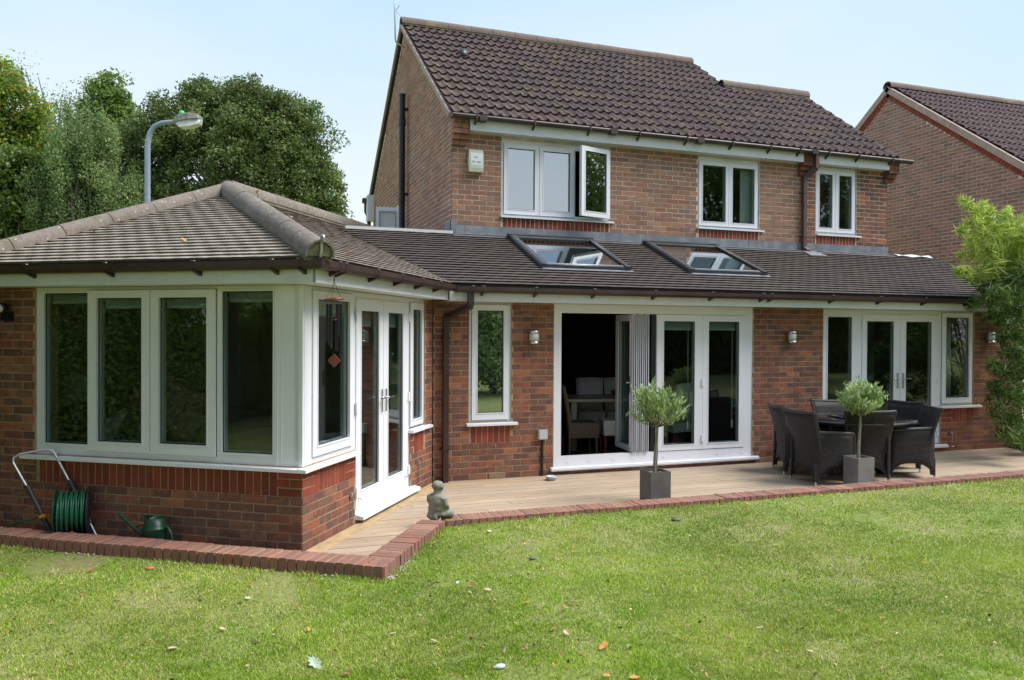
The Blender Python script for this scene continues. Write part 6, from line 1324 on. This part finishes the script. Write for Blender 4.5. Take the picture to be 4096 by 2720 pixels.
LM_ = {m: [leafmesh('leaf_'+m, 1., s) for s in (1, 2, 3)] for m in ('brown', 'orange', 'tan', 'green', 'pale')}
def a_(x_, y_): return (x_/1.574, 1900+y_/1.574)
def b_(x_, y_): return (1500+x_/1.816, 1900+y_/1.816)
LEAF = [(a_(140, 600), 'orange', 1.2), (a_(332, 610), 'tan', 1.5), (a_(568, 598), 'brown', 2.0), (a_(1105, 628), 'tan', 1.0), (a_(745, 775), 'brown', 1.5), (a_(1255, 768), 'tan', 1.2), (a_(1520, 790), 'green', 1.7), (a_(1560, 775), 'pale', 1.4), (a_(1875, 830), 'orange', 1.8), (a_(1580, 692), 'brown', 1.2), (a_(2100, 680), 'green', 1.4), (a_(1940, 972), 'orange', 1.5), (a_(910, 1052), 'brown', 1.5), (a_(1083, 1090), 'tan', 1.9), (a_(1400, 968), 'tan', 1.4), (a_(1620, 1045), 'tan', 1.6), (a_(440, 1208), 'brown', 1.6), (a_(220, 1245), 'tan', 1.4), (a_(1985, 1188), 'pale', 3.0), (a_(2108, 1105), 'tan', 1.3), (a_(1035, 698), 'brown', 1.0), (a_(490, 770), 'tan', 1.2), (a_(2175, 1250), 'brown', 1.5), (a_(318, 935), 'brown', 1.1),
    (b_(470, 615), 'brown', 1.6), (b_(405, 755), 'orange', 1.4), (b_(700, 802), 'brown', 1.5), (b_(818, 832), 'tan', 1.6), (b_(845, 972), 'orange', 1.4), (b_(1100, 925), 'orange', 1.3), (b_(1385, 962), 'orange', 1.4), (b_(1440, 928), 'brown', 1.3), (b_(1295, 1118), 'brown', 1.7), (b_(1385, 1145), 'tan', 1.6), (b_(430, 1205), 'tan', 1.5), (b_(1660, 1240), 'orange', 2.0), (b_(1860, 1240), 'tan', 1.5), (b_(945, 1270), 'tan', 1.3), (b_(1325, 610), 'tan', 1.5), (b_(2225, 1190), 'orange', 1.4), (b_(295, 1095), 'brown', 1.3), (b_(130, 1150), 'tan', 1.4), (b_(1880, 1470), 'orange', 1.8), (b_(1680, 1455), 'orange', 1.4), (b_(820, 408), 'pale', 1.0), (b_(600, 780), 'pale', 1.1), (b_(1775, 588), 'orange', 1.0), (b_(1440, 520), 'orange', .9), (b_(690, 852), 'pale', 1.0),
    ((3530, 2560), 'orange', 1.6), ((3360, 2440), 'brown', 1.4), ((3950, 2362), 'brown', 1.2), ((3040, 2510), 'tan', 1.4), ((3240, 2605), 'tan', 1.4), ((3700, 2250), 'orange', 1.0), ((2900, 2240), 'brown', 1.0), ((4000, 2290), 'orange', 1.3), ((3520, 2320), 'tan', 1.0), ((3960, 2480), 'tan', 1.3), ((3100, 2180), 'tan', .9)]
nm_ = {'brown': 'curled brown', 'orange': 'bright orange', 'tan': 'dry tan', 'green': 'still green', 'pale': 'pale grey-green'}
USED = {}
for (uv, m, s) in LEAF:
    p = pz(uv[0], uv[1], .022); p = pz(uv[0], uv[1], .02+lawn_z(p.x)); o = bpy.data.objects.new('fallen_leaf', random.choice(LM_[m])); COL.objects.link(o); o.location = p
    k = .030*s; o.scale = (k, k*random.uniform(1., 1.4), k*1.2); o.rotation_euler = (random.uniform(-.5, .5), random.uniform(-.5, .5), random.uniform(0, 6.28)); 
    u_, v_ = uv; col_ = 'at the left' if u_ < 450 else 'below the watering can' if u_ < 900 else 'below the garden room corner' if u_ < 1350 else 'below the kerb bend' if u_ < 1700 else 'below the statue' if u_ < 2050 else 'left of centre' if u_ < 2400 else 'below the left olive pot' if u_ < 2850 else 'below the patio chairs' if u_ < 3500 else 'at the right'
    row_ = 'close to the kerb' if v_ < 2260 else 'on the upper lawn' if v_ < 2400 else 'mid lawn' if v_ < 2520 else 'on the near lawn' if v_ < 2620 else 'at the bottom edge'
    lab_ = f'{nm_[m]} fallen leaf {row_} {col_}'
    if lab_ in USED: lab_ = ('larger ' if s > USED[lab_] else 'smaller ')+lab_
    USED[lab_] = s; tag(o, lab_, 'leaf', 'fallen leaves on the lawn')
for (u, v, m, s, rf, lab) in ((373, 925, 'orange', 2.6, 0, 'bright orange leaf high on the left of the garden room roof'), (735, 960, 'orange', 2.6, 0, 'orange leaf in the middle of the front roof slope of the garden room'), (1160, 993, 'brown', 1.5, 0, 'small brown leaf beside the hip tiles above the gutter'), (1395, 1010, 'brown', 2.6, 1, 'curled red brown leaf on the right roof slope of the garden room'), (1165, 868, 'tan', 1.6, 1, 'tan leaf high on the right roof slope under the ridge'), (1030, 768, 'orange', 2.2, 2, 'orange leaf resting on the ridge tiles')):
    r_ = (roofA, roofB, roofB)[rf]; p = onp(u, v, r_.n, r_.n.dot(r_.p(0, 0, .03 if rf < 2 else .16))); o = bpy.data.objects.new('fallen_leaf', LM_[m][1]); COL.objects.link(o); o.location = p; k = .03*s; o.scale = (k, k*1.1, k); o.rotation_euler = (.5, .2, random.uniform(0, 6)); tag(o, lab, 'leaf')
# litter of small crumbs, bits and acorns
mb = MB(); tan_ = ['leaf_brown', 'leaf_tan', 'pebble', 'leaf_orange', 'soil']
for k in range(2600):
    th2 = math.radians(19.5)+random.uniform(-.66, .66); r2 = 3.6+9*random.random()**1.4; x_, y_ = r2*math.sin(th2), r2*math.cos(th2)
    if y_ > kerb_y(x_)-.03: continue
    mb.cm = random.choice([0, 0, 0, 1, 1, 3, 4, 4]); c = Vector((x_, y_, lawn_z(x_)+random.uniform(.006, .020))); a1, a2 = Vector((random.gauss(0, 1), random.gauss(0, 1), random.gauss(0, .4))).normalized(), Vector((random.gauss(0, 1), random.gauss(0, 1), random.gauss(0, .4))).normalized(); s = random.uniform(.005, .017)
    mb.add([c-a1*s, c+a2*s*.6, c+a1*s, c-a2*s*.6+Vector((0, 0, .004))], [(0, 1, 2), (0, 2, 3), (0, 1, 3), (1, 2, 3)])
lt = mb.build('leaf_litter', tan_); tag(lt, 'small bits of dry leaf scattered through the lawn', 'leaf litter', kind='stuff')
mb = MB()
for k in range(230):
    f = random.random(); seg = random.choice(((K3, K4), (K3, K4), (K2, K3))); p = seg[0].lerp(seg[1], f); d_ = (seg[1]-seg[0]).normalized(); n_ = Vector((d_.y, -d_.x, 0)); p = p+n_*random.uniform(.01, .06); mb.sphere((p.x, p.y, .008), random.uniform(.004, .013), 6, 4, (1, 1.3, .7))
tag(mb.build('pebbles', 'pebble'), 'small pebbles and crumbs along the foot of the kerb', 'pebbles', kind='stuff')
for k, (u, v, s, m, lab) in enumerate(((2705, 2078, .035, 'slate', 'dark grey stone lying on the lawn in front of the left olive pot'), (2000, 2665, .022, 'bowl_white', 'small white stone near the bottom edge of the lawn'), (600, 2273, .022, 'terracotta', 'brown acorn-like lump on the lawn near the kerb'), (2130, 2233, .02, 'slate', 'small dark pebble on the lawn below the statue'), (1957, 2125, .016, 'bowl_white', 'small white chip on the grass just below the kerb bend'))):
    p = pz(u, v, .015); p = pz(u, v, .012+lawn_z(p.x)); mb = MB(); mb.sphere(p, s, 9, 7, (1.5, 1, .6)); lone(mb, 'stone', m, lab, 'stone')
p0_, p1_ = pz(1715, 2345, .06), pz(1762, 2330, .075); mb = MB(); mb.tube([p0_, p0_.lerp(p1_, .6)+Vector((0, .01, .01)), p1_], .004, 5); lone(mb, 'twig', 'bark', 'short pale twig lying on the lawn below the kerb', 'twig')
